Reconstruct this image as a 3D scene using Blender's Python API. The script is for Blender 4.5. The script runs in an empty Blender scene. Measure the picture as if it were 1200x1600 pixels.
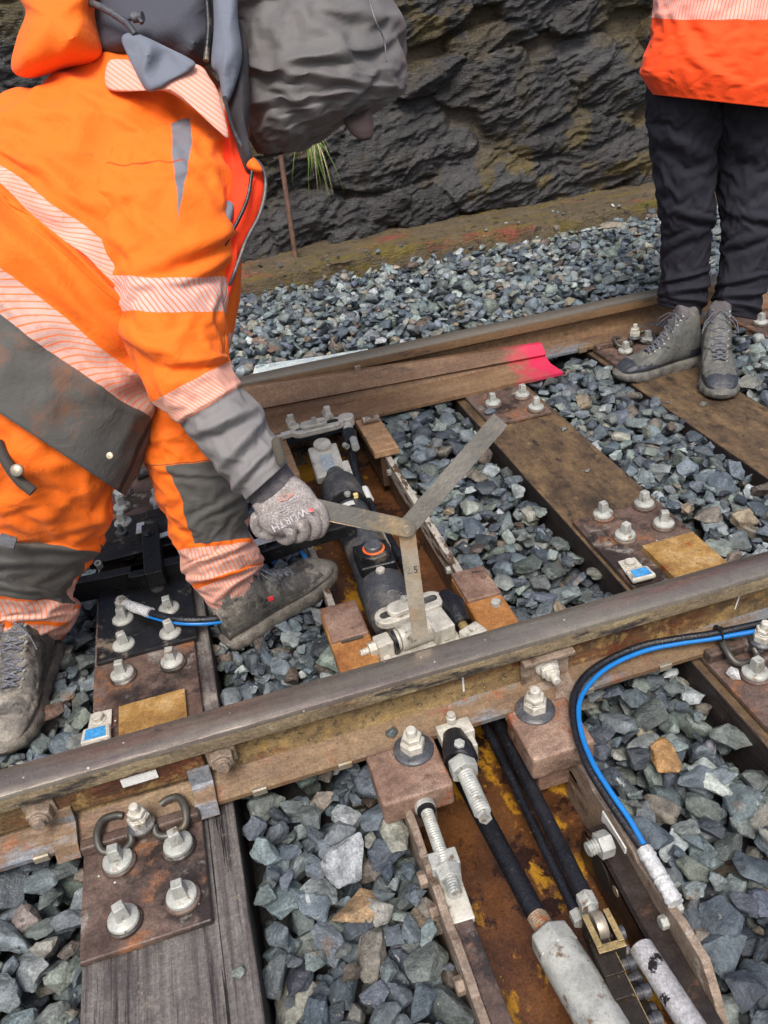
import bpy, bmesh, math, random
import numpy as np
from mathutils import Vector, Matrix, Euler
random.seed(7); rng = np.random.default_rng(7)
S = bpy.context.scene
COL = S.collection
# ------------------------------------------------------------------ camera
CP = np.array([-0.0644, -1.0617, 1.0321]); PITCH, ROLL, YAW, F = 0.98857, -0.12876, -0.20984, 1223.2
def _rx(a): c, s = math.cos(a), math.sin(a); return np.array([[1,0,0],[0,c,-s],[0,s,c]])
def _rz(a): c, s = math.cos(a), math.sin(a); return np.array([[c,-s,0],[s,c,0],[0,0,1]])
CM = _rz(YAW) @ _rx(PITCH) @ _rz(ROLL)
cam = bpy.data.cameras.new('camera'); camo = bpy.data.objects.new('camera', cam); COL.objects.link(camo)
m4 = Matrix.Identity(4)
for i in range(3):
    for j in range(3): m4[i][j] = CM[i][j]
    m4[i][3] = CP[i]
camo.matrix_world = m4
cam.sensor_fit = 'VERTICAL'; cam.sensor_height = 32.0; cam.lens = F/1600*32.0; cam.clip_end = 400; cam.clip_start = .02
S.camera = camo
# ------------------------------------------------------------------ light
W = bpy.data.worlds.new('World'); S.world = W; W.use_nodes = True
nt = W.node_tree; bg = nt.nodes['Background']
sky = nt.nodes.new('ShaderNodeTexSky'); sky.sky_type = 'NISHITA'; sky.sun_disc = False
SUN_EL, SUN_ROT = math.radians(58), math.radians(200)
sky.sun_elevation = SUN_EL; sky.sun_rotation = SUN_ROT; sky.air_density = 1.0; sky.dust_density = 5.0; sky.ozone_density = 0.6
nt.links.new(sky.outputs[0], bg.inputs[0]); bg.inputs[1].default_value = 0.118
sun = bpy.data.lights.new('sun', 'SUN'); sun.energy = 1.9; sun.angle = math.radians(22); sun.color = (1, .97, .93)
so = bpy.data.objects.new('sun', sun); COL.objects.link(so)
sd = Vector((math.sin(SUN_ROT)*math.cos(SUN_EL), math.cos(SUN_ROT)*math.cos(SUN_EL), math.sin(SUN_EL)))
so.rotation_euler = sd.to_track_quat('Z', 'Y').to_euler()
S.view_settings.view_transform = 'Standard'; S.view_settings.look = 'None'; S.view_settings.exposure = 0.6; S.view_settings.gamma = 1
# ------------------------------------------------------------------ survey helpers: a sight line met with a real plane or distance
def ray(u, v): return CM @ np.array([(u-600)/F, -(v-800)/F, -1.0])
def on(u, v, z):
    d = ray(u, v); return CP + (z-CP[2])/d[2]*d
def ony(u, v, y):
    d = ray(u, v); return CP + (y-CP[1])/d[1]*d
def at(u, v, d): return CP + d*ray(u, v)
FWD = CM @ np.array([0, 0, -1.0]); RGT = CM @ np.array([1.0, 0, 0]); UPV = CM @ np.array([0, 1.0, 0])
def depth(p): return float((np.array(p)-CP) @ FWD)
# ------------------------------------------------------------------ noise in numpy
_T = rng.random((64, 64, 64))
def vn(p):
    p = np.asarray(p, float); i = np.floor(p).astype(int); f = p-i; f = f*f*(3-2*f)
    r = 0
    for a in (0, 1):
        for b in (0, 1):
            for c in (0, 1):
                w = (f[..., 0] if a else 1-f[..., 0])*(f[..., 1] if b else 1-f[..., 1])*(f[..., 2] if c else 1-f[..., 2])
                r = r + w*_T[(i[..., 0]+a) % 64, (i[..., 1]+b) % 64, (i[..., 2]+c) % 64]
    return r
def fbm(p, o=4):
    p = np.asarray(p, float); r = 0; a = .5; t = 0
    for k in range(o): r = r + a*vn(p*2**k + 7.3*k); t += a; a *= .5
    return r/t
# ------------------------------------------------------------------ materials
def mat(name, cols, scale=8, rough=(.5, .7), metal=0, bump=.3, bscale=60, stretch=(1, 1, 1), layers=(), attr=None, detail=6, spec=.5, coat=0, bdist=.004, sheen=0, grit=1.0, specks=0):
    """cols: colour stops over a noise; layers: (colour, scale, lo, hi, stretch, rough|None) patches of dirt, rust, paint with a shape of their own"""
    m = bpy.data.materials.new(name); m.use_nodes = True; t = m.node_tree; N = t.nodes; L = t.links
    b = N['Principled BSDF']
    tc = N.new('ShaderNodeTexCoord'); oi = N.new('ShaderNodeObjectInfo')
    ad = N.new('ShaderNodeVectorMath'); ad.operation = 'MULTIPLY_ADD'
    L.new(oi.outputs['Random'], ad.inputs[0]); ad.inputs[1].default_value = (13.1, 7.7, 5.3); L.new(tc.outputs['Object'], ad.inputs[2])
    co = ad.outputs[0]
    def noise(sc, st=(1, 1, 1), det=detail, ro=.6, dist=0.0):
        mp = N.new('ShaderNodeVectorMath'); mp.operation = 'MULTIPLY'; mp.inputs[1].default_value = st; L.new(co, mp.inputs[0])
        n = N.new('ShaderNodeTexNoise'); n.inputs['Scale'].default_value = sc; n.inputs['Detail'].default_value = det; n.inputs['Roughness'].default_value = ro
        n.inputs['Distortion'].default_value = dist; L.new(mp.outputs[0], n.inputs['Vector']); return n.outputs['Fac']
    n1 = noise(scale, stretch)
    cr = N.new('ShaderNodeValToRGB'); e = cr.color_ramp.elements
    while len(e) < len(cols): e.new(.5)
    for k, c in enumerate(cols):
        e[k].position = .3+.4*k/max(1, len(cols)-1) if len(cols) > 1 else .5; e[k].color = (*c, 1)
    L.new(n1, cr.inputs[0]); cur = cr.outputs[0]
    rm = N.new('ShaderNodeMapRange'); rm.inputs['From Min'].default_value = .3; rm.inputs['From Max'].default_value = .7
    rm.inputs['To Min'].default_value = rough[0]; rm.inputs['To Max'].default_value = rough[1]; L.new(noise(scale*2.3), rm.inputs['Value']); rcur = rm.outputs[0]
    if attr:
        at_ = N.new('ShaderNodeAttribute'); at_.attribute_name = attr
        mx = N.new('ShaderNodeMix'); mx.data_type = 'RGBA'; mx.blend_type = 'MULTIPLY'; mx.inputs['Factor'].default_value = 1
        L.new(cur, mx.inputs['A']); L.new(at_.outputs['Color'], mx.inputs['B']); cur = mx.outputs['Result']
    for ly in layers:
        c, sc, lo, hi = ly[:4]; st = ly[4] if len(ly) > 4 else (1, 1, 1); ro = ly[5] if len(ly) > 5 else None
        mr = N.new('ShaderNodeMapRange'); mr.inputs['From Min'].default_value = lo; mr.inputs['From Max'].default_value = hi; L.new(noise(sc, st, 9, .68), mr.inputs['Value'])
        mx = N.new('ShaderNodeMix'); mx.data_type = 'RGBA'; L.new(mr.outputs[0], mx.inputs['Factor']); L.new(cur, mx.inputs['A']); mx.inputs['B'].default_value = (*c, 1); cur = mx.outputs['Result']
        if ro is not None:
            mq = N.new('ShaderNodeMix'); mq.data_type = 'FLOAT'; L.new(mr.outputs[0], mq.inputs['Factor']); L.new(rcur, mq.inputs['A']); mq.inputs['B'].default_value = ro; rcur = mq.outputs['Result']
    if grit:
        for sc_, lo_, hi_ in ((260, 1-.34*grit, 1+.26*grit), (70, 1-.22*grit, 1+.18*grit)):
            g_ = N.new('ShaderNodeMapRange'); g_.inputs['From Min'].default_value = .33; g_.inputs['From Max'].default_value = .67; g_.inputs['To Min'].default_value = lo_; g_.inputs['To Max'].default_value = hi_
            L.new(noise(sc_, (1, 1, 1), 4, .65), g_.inputs['Value']); vm = N.new('ShaderNodeVectorMath'); vm.operation = 'SCALE'; L.new(cur, vm.inputs[0]); L.new(g_.outputs[0], vm.inputs['Scale']); cur = vm.outputs[0]
    if specks:
        mp = N.new('ShaderNodeVectorMath'); mp.operation = 'SCALE'; mp.inputs['Scale'].default_value = 150; L.new(co, mp.inputs[0]); vo = N.new('ShaderNodeTexVoronoi'); vo.inputs['Scale'].default_value = 1; L.new(mp.outputs[0], vo.inputs['Vector'])
        c1 = N.new('ShaderNodeMath'); c1.operation = 'LESS_THAN'; c1.inputs[1].default_value = .30; L.new(vo.outputs['Distance'], c1.inputs[0])
        sx_ = N.new('ShaderNodeSeparateColor'); L.new(vo.outputs['Color'], sx_.inputs[0]); c2 = N.new('ShaderNodeMath'); c2.operation = 'LESS_THAN'; c2.inputs[1].default_value = specks; L.new(sx_.outputs[0], c2.inputs[0])
        c3 = N.new('ShaderNodeMath'); c3.operation = 'MULTIPLY'; L.new(c1.outputs[0], c3.inputs[0]); L.new(c2.outputs[0], c3.inputs[1])
        mx = N.new('ShaderNodeMix'); mx.data_type = 'RGBA'; L.new(c3.outputs[0], mx.inputs['Factor']); L.new(cur, mx.inputs['A']); mx.inputs['B'].default_value = (.62, .62, .60, 1); cur = mx.outputs['Result']
    L.new(cur, b.inputs['Base Color']); L.new(rcur, b.inputs['Roughness'])
    b.inputs['Metallic'].default_value = metal; b.inputs['Specular IOR Level'].default_value = spec
    if coat: b.inputs['Coat Weight'].default_value = coat; b.inputs['Coat Roughness'].default_value = .15
    if sheen: b.inputs['Sheen Weight'].default_value = sheen
    if bump:
        bp = N.new('ShaderNodeBump'); bp.inputs['Strength'].default_value = bump; bp.inputs['Distance'].default_value = bdist
        L.new(noise(bscale, stretch, 8, .65), bp.inputs['Height']); L.new(bp.outputs[0], b.inputs['Normal'])
    m['curslot'] = 1
    return m
def rl(r, g, b, k=.30):
    m_ = (r+g+b)/3; return lin(r+(m_-r)*k, g+(m_-g)*k, b+(m_-b)*k)
def lin(r, g, b): return tuple(((c/255)/12.92 if c/255 <= .04045 else ((c/255+.055)/1.055)**2.4) for c in (r, g, b))
RUST = rl(128, 74, 44); DRUST = rl(78, 50, 38); OCHRE = lin(156, 128, 78); DARK = lin(48, 40, 36); TAN = lin(172, 148, 112); STEELB = lin(112, 116, 122)
M = {}
M['rail'] = mat('rail steel', [DRUST, lin(112, 92, 62), lin(146, 124, 84)], 14, (.45, .75), .15, .5, 90, (.35, 1, 1),
                [(lin(100, 56, 34), 9, .5, .62, (.3, 1, 1)), (OCHRE, 26, .53, .66), (DARK, 16, .57, .7, (.25, 1, 1)), (lin(62, 54, 46), 60, .55, .63), (lin(172,148,96), 60, .62, .70)])
M['railhead'] = mat('worn rail head', [lin(98, 92, 86), lin(126, 119, 110), lin(150, 143, 130)], 10, (.18, .38), .5, .2, 120, (.10, 1, 1),
                    [(lin(92, 78, 80), 7, .5, .65, (.12, 1, 1)), (DARK, 30, .62, .72, (.3, 1, 1)), (lin(205, 200, 190), 180, .71, .75)], specks=.012, grit=.45)
M['railfoot'] = mat('rail foot steel', [rl(96, 62, 44, .3), rl(140, 108, 66, .3)], 12, (.4, .7), .15, .5, 90, (.35, 1, 1),
                    [(STEELB, 7, .49, .56, (.3, 1, 1), .45), (rl(150, 78, 36, .36), 24, .56, .66), (DARK, 30, .64, .74)])
M['railside'] = mat('crusted rail head side', [lin(88, 78, 66), lin(126, 112, 88), lin(150, 136, 104)], 16, (.4, .7), .1, .6, 110, (.3, 1, 1), [(lin(52, 48, 46), 20, .54, .62, (.25, 1, 1)), (lin(150, 142, 124), 34, .6, .68), (lin(96, 66, 44), 12, .58, .7)])
M['farside'] = mat('brown rail head side', [lin(92, 70, 50), lin(128, 100, 70)], 12, (.4, .7), .1, .4, 110, (.2, 1, 1), [(DARK, 20, .58, .7, (.25, 1, 1))], grit=.6)
M['farhead'] = mat('dull rail head', [lin(98, 92, 84), lin(126, 118, 106)], 10, (.3, .5), .4, .15, 100, (.1, 1, 1), [(DRUST, 8, .6, .72, (.15, 1, 1))], grit=.4)
M['blade'] = mat('switch blade steel', [lin(86, 62, 46), lin(124, 96, 70), lin(148, 122, 92)], 10, (.4, .65), .2, .3, 90, (.2, 1, 1), [(DARK, 16, .58, .7, (.2, 1, 1)), (lin(190,180,165), 90, .66, .72)])
M['wood'] = mat('tarred sleeper wood', [lin(58, 46, 36), lin(92, 74, 54), lin(116, 95, 66)], 16, (.45, .75), 0, .8, 60, (1.3, .6, 1),
                [(lin(34, 28, 24), 30, .56, .68, (1.6, .5, 1)), (lin(52, 42, 34), 7, .56, .7, (1.3, .5, 1)), (lin(134, 112, 80), 14, .6, .72)], bdist=.004)
M['woodgrey'] = mat('weathered grey sleeper wood', [lin(72, 67, 65), lin(102, 97, 94), lin(124, 119, 114)], 22, (.5, .75), 0, 1.0, 40, (3.6, .16, 1),
                    [(lin(38, 32, 34), 26, .54, .66, (3.2, .1, 1)), (lin(150, 142, 132), 7, .56, .7), (lin(66, 58, 58), 5, .56, .66), (lin(20, 17, 16), 34, .60, .625, (2.6, .05, 1)), (lin(138, 126, 108), 40, .62, .68)], bdist=.005)
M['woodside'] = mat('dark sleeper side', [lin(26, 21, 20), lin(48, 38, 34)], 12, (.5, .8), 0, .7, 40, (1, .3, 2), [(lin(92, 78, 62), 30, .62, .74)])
M['plate'] = mat('rusty base plate', [rl(74, 52, 44, .36), rl(108, 80, 66, .36), rl(132, 106, 90, .36)], 11, (.35, .65), .1, .5, 70, (1, 1, 1),
                 [(rl(56, 46, 42, .36), 6, .5, .58, (1, 1, 1), .28), (rl(156, 92, 48, .3), 9, .56, .64), (rl(150, 142, 128, .36), 13, .58, .68), (rl(60, 44, 40, .36), 22, .58, .7), (rl(215, 210, 200, .36), 150, .7, .74)], specks=.005)
M['yellow'] = mat('ochre slide plate', [rl(132, 94, 46, .14), rl(164, 124, 62, .14), rl(188, 156, 104, .14)], 16, (.4, .65), .05, .3, 140, (1, 1, 1), [(rl(140, 76, 30, .12), 9, .6, .64), (rl(120, 96, 62, .12), 50, .6, .72)])
M['galv'] = mat('galvanised steel', [lin(142, 144, 138), lin(172, 174, 168), lin(190, 190, 182)], 24, (.4, .65), .25, .25, 140, (1, 1, 1), [(lin(112, 92, 70), 46, .56, .66), (lin(118, 122, 122), 18, .56, .68), (lin(150, 100, 62), 30, .66, .7), (lin(70, 66, 60), 90, .62, .7)], grit=.4)
M['castw'] = mat('pale zinc casting', [lin(160, 156, 144), lin(194, 190, 178), lin(208, 205, 194)], 24, (.4, .6), .15, .4, 120, (1, 1, 1), [(lin(96, 84, 66), 26, .56, .68), (lin(66, 56, 46), 60, .64, .74)], grit=.4)
M['steel'] = mat('brushed steel', [lin(140, 132, 116), lin(172, 162, 144)], 14, (.3, .5), .5, .2, 120, (1, 1, 1), [(lin(150, 118, 82), 8, .54, .7), (DARK, 70, .68, .74)], grit=.4)
M['steeld'] = mat('dark blade steel', [lin(66, 64, 60), lin(88, 86, 80)], 12, (.35, .5), .4, .2, 120, (1, 1, 1), [(lin(120, 104, 76), 7, .56, .68)], grit=.4)
M['black'] = mat('black wet metal', [lin(16, 16, 18), lin(32, 32, 34)], 14, (.2, .5), 0, .3, 120, (1, 1, 1), [(lin(112, 102, 88), 9, .58, .66), (lin(92, 84, 72), 30, .62, .7), (lin(150, 146, 136), 90, .69, .74)])
M['hose'] = mat('black wet tube', [lin(16, 17, 22), lin(32, 34, 40)], 20, (.18, .4), 0, .5, 160, (1, 1, 1), [(lin(74, 76, 82), 120, .6, .72)])
M['darkgrey'] = mat('dusty dark grey paint', [lin(52, 54, 60), lin(84, 86, 92)], 12, (.3, .5), .1, .3, 120, (1, 1, 1), [(lin(128, 124, 116), 9, .5, .7), (lin(40, 42, 48), 30, .6, .7)])
M['blue'] = mat('blue plastic', [lin(16, 104, 178), lin(24, 118, 190)], 10, (.3, .4), 0, 0, grit=.4)
M['bluel'] = mat('blue label', [lin(50, 130, 190), lin(70, 150, 205)], 30, (.3, .5), 0, 0, layers=[(lin(150, 140, 126), 60, .64, .68)])
M['white'] = mat('white label', [lin(205, 205, 200), lin(222, 222, 218)], 30, (.4, .5), 0, 0, layers=[(lin(130, 120, 108), 40, .62, .7)], grit=.4)
M['whitewrap'] = mat('white shrink wrap', [lin(176, 178, 178), lin(205, 206, 206)], 60, (.3, .5), 0, .5, 150)
M['block'] = mat('rusty cast block', [rl(116, 80, 62, .34), rl(146, 106, 84, .34), rl(168, 132, 106, .34)], 12, (.4, .7), .05, .5, 100, (1, 1, 1), [(rl(160, 84, 46, .26), 9, .56, .64), (rl(78, 60, 52, .3), 7, .56, .66, (1, 1, 1), .3), (rl(96, 58, 42, .34), 20, .6, .7), (rl(190, 160, 130, .34), 14, .62, .7)])
M['blocko'] = mat('orange rust block', [rl(142, 80, 34, .22), rl(176, 112, 48, .22), rl(190, 134, 70, .22)], 13, (.3, .6), .05, .4, 100, (1, 1, 1), [(rl(86, 50, 36, .22), 12, .56, .66), (rl(190, 175, 150, .22), 80, .66, .7)])
M['floor'] = mat('wet rusty trough floor', [lin(66, 42, 30), lin(96, 62, 38), lin(112, 74, 42)], 8, (.12, .4), .1, .4, 60, (1, 1, 1),
                 [(lin(176, 126, 30), 6.5, .52, .555, (1, .6, 1), .5), (lin(52, 34, 28), 9, .56, .6, (1, 1, 1), .06), (lin(190, 150, 70), 80, .66, .72)])
M['tplate'] = mat('worn trough side plate', [rl(126, 104, 84, .3), rl(158, 134, 110, .3)], 14, (.4, .7), .05, .5, 90, (1, .5, 1), [(rl(96, 66, 48, .3), 18, .52, .64, (1, .6, 2)), (rl(200, 190, 175, .3), 12, .6, .68), (rl(60, 44, 34, .3), 34, .6, .7)])
M['peel'] = mat('peeled white side plate', [lin(150, 142, 130), lin(186, 180, 168)], 10, (.4, .7), 0, .4, 90, (1, .4, 1), [(lin(84, 66, 50), 34, .5, .54, (1, .35, 2)), (lin(120, 100, 78), 12, .6, .7)])
M['brownw'] = mat('brown trough wall', [rl(74, 50, 36, .3), rl(108, 76, 52, .3)], 10, (.3, .6), .05, .4, 80, (1, .5, 1), [(rl(44, 34, 30, .3), 12, .55, .68)])
M['brass'] = mat('worn brass black', [lin(36, 32, 28), lin(56, 48, 40)], 18, (.3, .5), .3, .2, 100, (1, 1, 1), [(lin(170, 148, 100), 30, .6, .66)])
M['brassedge'] = mat('bare brass', [lin(150, 128, 84), lin(186, 164, 116)], 18, (.3, .5), .4, .2, 100)
M['orangering'] = mat('orange ring', [lin(224, 96, 40), lin(236, 120, 60)], 30, (.4, .5), 0, 0)
M['pink'] = mat('pink sprayed steel', [lin(214, 40, 96), lin(238, 66, 122)], 30, (.4, .6), 0, .3, 90, (1, 1, 1), [(lin(120, 80, 72), 20, .57, .66)])
M['timber'] = mat('orange timber block', [rl(158, 112, 70, .25), rl(192, 146, 98, .25)], 30, (.5, .7), 0, .3, 60, (.4, 2, 1), [(rl(110, 76, 46, .25), 20, .58, .66)])
M['ink'] = mat('black ink', [lin(30, 28, 28)], 10, (.5, .6), 0, 0)
M['printw'] = mat('pale print', [lin(176, 172, 176)], 10, (.5, .6), 0, 0)
M['printo'] = mat('orange print', [lin(196, 112, 84)], 10, (.5, .6), 0, 0)
M['redmark'] = mat('red mark', [lin(206, 50, 54)], 10, (.5, .6), 0, 0)
# ------------------------------------------------------------------ mesh builder
class MB:
    def __init__(s): s.v = []; s.f = []; s.m = []; s.uv = None; s.col = None
    def add(s, vs, fs, mi=0):
        n = len(s.v); s.v += [tuple(map(float, q)) for q in vs]; s.f += [tuple(i+n for i in f) for f in fs]; s.m += [mi]*len(fs); return s
    def box(s, c, size, R=None, mi=0, taper=1.0):
        hx, hy, hz = [q/2 for q in size]; V = []
        for z, t in ((-hz, 1), (hz, taper)):
            for x, y in ((-hx, -hy), (hx, -hy), (hx, hy), (-hx, hy)): V.append((x*t, y*t, z))
        V = np.array(V)
        if R is not None: V = V @ np.array(R).T
        return s.add(V+np.array(c), [(3,2,1,0),(4,5,6,7),(0,1,5,4),(1,2,6,5),(2,3,7,6),(3,0,4,7)], mi)
    def box2(s, a, b, mi=0):
        a = np.minimum(a, b); b2 = np.maximum(a, b); return s.box((a+b2)/2, b2-a, None, mi)
    def tube(s, pts, rad, seg=16, mi=0, cap=True, phase=0.0, sq=1.0):
        pts = [np.array(p, float) for p in pts]; n = len(pts); rad = rad if hasattr(rad, '__len__') else [rad]*n
        V = []; ref = None
        for i, p in enumerate(pts):
            d = pts[min(i+1, n-1)]-pts[max(i-1, 0)]; d /= np.linalg.norm(d)+1e-12
            if ref is None:
                ref = np.array([0, 0, 1.0]) if abs(d[2]) < .9 else np.array([1.0, 0, 0])
            a = ref-d*(ref @ d); a /= np.linalg.norm(a); ref = a; b = np.cross(d, a)
            for k in range(seg):
                t = 2*math.pi*k/seg+phase; V.append(p+rad[i]*(a*math.cos(t)+b*math.sin(t)*sq))
        Fs = [(i*seg+k, i*seg+(k+1) % seg, (i+1)*seg+(k+1) % seg, (i+1)*seg+k) for i in range(n-1) for k in range(seg)]
        if cap: Fs += [tuple(range(seg))[::-1], tuple((n-1)*seg+k for k in range(seg))]
        return s.add(V, Fs, mi)
    def cyl(s, a, b, r, r2=None, seg=20, mi=0, phase=0): return s.tube([a, b], [r, r if r2 is None else r2], seg, mi, True, phase)
    def hexa(s, a, b, r, mi=0): return s.tube([a, np.array(a)*.15+np.array(b)*.85, b], [r, r, r*.88], 6, mi)
    def _lathe(s, base, axis, prof, seg=24, mi=0):
        ref = np.array([0, 0, 1.0]) if abs(axis[2]) < .9 else np.array([1.0, 0, 0]); a = ref-axis*(ref @ axis); a /= np.linalg.norm(a); b = np.cross(axis, a); V = []
        for r, h in prof:
            for k in range(seg): t = 2*math.pi*k/seg; V.append(base+axis*h+r*(a*math.cos(t)+b*math.sin(t)))
        n = len(prof); Fs = [(i*seg+k, i*seg+(k+1) % seg, (i+1)*seg+(k+1) % seg, (i+1)*seg+k) for i in range(n-1) for k in range(seg)]
        Fs += [tuple(range(seg))[::-1], tuple((n-1)*seg+k for k in range(seg))]; return s.add(V, Fs, mi)
    def prism(s, poly, off, mi=0):
        """poly: 3D points of one face; off: vector of thickness"""
        poly = [np.array(p, float) for p in poly]; n = len(poly); off = np.array(off, float)
        s.add(poly+[p+off for p in poly], [tuple(range(n))[::-1], tuple(range(n, 2*n))]+[(i, (i+1) % n, n+(i+1) % n, n+i) for i in range(n)], mi); return s
def obj(name, mb, mats, parent=None, org=None, smooth=None, bevel=0, subsurf=0, bseg=2):
    """links ONE mesh object; vertices are given in world space"""
    if not isinstance(mats, (list, tuple)): mats = [mats]
    o0 = np.array(parent['org']) if parent is not None else (np.array(org, float) if org is not None else None)
    V = np.array(mb.v, float)
    if o0 is None: o0 = np.array([V[:, 0].mean(), V[:, 1].mean(), V[:, 2].min()])
    me = bpy.data.meshes.new(name); me.from_pydata((V-o0).tolist(), [], mb.f); me.update()
    for m in mats: me.materials.append(M[m] if isinstance(m, str) else m)
    if len(mats) > 1: me.polygons.foreach_set('material_index', mb.m)
    if mb.uv is not None:
        ul = me.uv_layers.new(name='UVMap'); uv = np.array(mb.uv)[[l.vertex_index for l in me.loops]] if len(mb.uv) == len(mb.v) else np.array(mb.uv)
        ul.data.foreach_set('uv', uv.astype(np.float32).ravel())
    bm = bmesh.new(); bm.from_mesh(me); bmesh.ops.recalc_face_normals(bm, faces=bm.faces); bm.to_mesh(me); bm.free()
    if smooth is not None:
        me.polygons.foreach_set('use_smooth', [True]*len(me.polygons))
        if smooth < 170: me.set_sharp_from_angle(angle=math.radians(smooth))
    o = bpy.data.objects.new(name, me); COL.objects.link(o)
    if parent is None: o.location = o0.tolist(); o['org'] = o0.tolist()
    else: o.parent = parent; o['org'] = parent['org']
    if bevel:
        b = o.modifiers.new('bevel', 'BEVEL'); b.width = bevel; b.segments = bseg; b.limit_method = 'ANGLE'; b.angle_limit = math.radians(40)
    if subsurf: q = o.modifiers.new('sub', 'SUBSURF'); q.levels = q.render_levels = subsurf
    return o
def tag(o, label=None, cat=None, group=None, kind=None):
    if label: o['label'] = label
    if cat: o['category'] = cat
    if group: o['group'] = group
    if kind: o['kind'] = kind
    return o
def empty(name, loc, label, cat, group=None):
    o = bpy.data.objects.new(name, None); COL.objects.link(o); o.location = [float(q) for q in loc]; o['org'] = [float(q) for q in loc]; o.empty_display_size = .05
    return tag(o, label, cat, group)
def inst(name, src, loc, parent=None, rotz=0, tilt=None, scale=None):
    """a copy of src's mesh at a world place"""
    o = src.copy(); o.name = name; COL.objects.link(o)
    if parent is None: o.parent = None; o.location = loc
    else: o.parent = parent; o.location = (np.array(loc)-np.array(parent['org'])).tolist()
    o.rotation_euler = tilt if tilt is not None else (0, 0, rotz)
    if scale: o.scale = (scale,)*3
    return o
def textmesh(s, size, depth_=.0004):
    c = bpy.data.curves.new('writing', 'FONT'); c.body = s; c.size = size; c.extrude = depth_; c.align_x = 'CENTER'; c.align_y = 'CENTER'
    t = bpy.data.objects.new('writing', c); COL.objects.link(t); dg = bpy.context.evaluated_depsgraph_get()
    me = bpy.data.meshes.new_from_object(t.evaluated_get(dg)); bpy.data.objects.remove(t)
    mb = MB(); mb.add([v.co for v in me.vertices], [tuple(p.vertices) for p in me.polygons]); return mb
def place_text(s, size, pos, xdir, nrm, material, parent, name='printing'):
    x = np.array(xdir, float); n = np.array(nrm, float); n /= np.linalg.norm(n); x -= n*(x @ n); x /= np.linalg.norm(x); y = np.cross(n, x)
    mb = textmesh(s, size); V = np.array(mb.v); mb.v = (np.array(pos)+V[:, :1]*x+V[:, 1:2]*y+V[:, 2:3]*n).tolist()
    return obj(name, mb, material, parent)
def rotx(a): return np.array(Matrix.Rotation(a, 3, 'X'))
def rotz(a): return np.array(Matrix.Rotation(a, 3, 'Z'))
def spline(pts, n=8):
    P = [np.array(p, float) for p in pts]; P = [2*P[0]-P[1]]+P+[2*P[-1]-P[-2]]; out = []
    for i in range(1, len(P)-2):
        for k in range(n):
            t = k/n; a, b, c, d = P[i-1:i+3]
            out.append(.5*(2*b+(c-a)*t+(2*a-5*b+4*c-d)*t*t+(3*b-a-3*c+d)*t**3))
    out.append(P[-2]); return out
# levels
ZS = -.165; ZP = -.150      # sleeper top, plate top
SLEEP = {'S0': (-.468, -.205), 'T': (.085, .425), 'S1': (.738, 1.0), 'S2': (1.312, 1.575), 'S3': (1.89, 2.15), 'Sm1': (-1.05, -.79)}
# ================================================================== ground and ballast
def ballast_level(x, y):
    """level of the bare bed under the stones"""
    z = np.full(np.shape(x), -.285)
    z = np.where((x > .42) & (x < .74), -.285 + .035*np.clip((y-.1)/1.0, 0, 1), z)
    z = np.where((x > 1.0) & (x < 1.32), -.245, z)
    z = np.where((x > 1.0) & (y < .0), -.28, z)
    z = np.where((x > 1.57), -.23, z)
    t = np.clip((y-1.50)/.45, 0, 1); z = z*(1-t)+(-.165)*t
    t = np.clip((-.06-y)/.2, 0, 1)*0; return z
gx = np.linspace(-14, 16, 151); gy = np.linspace(-12, 3.2, 120); g = MB()
X, Y = np.meshgrid(gx, gy); Zg = ballast_level(X, Y)-.02-.01*vn(np.stack([X*5, Y*5, X*0], -1))
Zg = np.where((X > .0) & (X < .5) & (Y < 1.5), -.42, Zg)
nx = len(gx)
g.add(np.stack([X, Y, Zg], -1).reshape(-1, 3), [(j*nx+i, j*nx+i+1, (j+1)*nx+i+1, (j+1)*nx+i) for j in range(len(gy)-1) for i in range(nx-1)])
M['bed'] = mat('dark gravel bed', [lin(40, 40, 40), lin(78, 76, 72)], 30, (.6, .9), 0, 1, 40, layers=[(lin(100, 92, 80), 60, .58, .7)])
tag(obj('ground', g, 'bed', org=(0, 0, 0), smooth=180), kind='structure')
# --- stone shapes
def rock_proto(seed, hi):
    r = random.Random(seed); bm = bmesh.new()
    sx, sy, sz = 1, r.uniform(.62, .88), r.uniform(.42, .68)
    npt = r.choice((11, 13, 15, 18))
    for k in range(npt):
        v = Vector((r.gauss(0, 1), r.gauss(0, 1), r.gauss(0, 1))).normalized()*r.uniform(.82, 1.08)
        bm.verts.new((v.x*sx, v.y*sy, v.z*sz))
    res = bmesh.ops.convex_hull(bm, input=bm.verts[:])
    bmesh.ops.delete(bm, geom=[v for v in bm.verts if not v.link_faces], context='VERTS')
    bmesh.ops.dissolve_limit(bm, angle_limit=math.radians(16), verts=bm.verts[:], edges=bm.edges[:])
    bmesh.ops.bevel(bm, geom=bm.edges[:], offset=.075 if hi else .06, segments=2 if hi else 1, affect='EDGES', profile=.6, clamp_overlap=True)
    bmesh.ops.triangulate(bm, faces=[f for f in bm.faces if len(f.verts) > 4])
    if hi:
        bmesh.ops.subdivide_edges(bm, edges=[e for e in bm.edges if e.calc_length() > .3], cuts=1, use_grid_fill=True)
        bmesh.ops.subdivide_edges(bm, edges=[e for e in bm.edges if e.calc_length() > .22], cuts=1)
    bmesh.ops.triangulate(bm, faces=bm.faces[:])
    V = np.array([v.co[:] for v in bm.verts])
    if hi:
        n = np.array([v.normal[:] for v in bm.verts]); st = np.array([1.2, 2.2, 4.5])
        V = V+n*((fbm(V*st*1.3+seed, 3)-.5)*.22)[:, None]
    V = V/np.abs(V[:, 0]).max()
    Fc = np.array([[v.index for v in f.verts] for f in bm.faces]); bm.free(); return V, Fc
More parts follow.
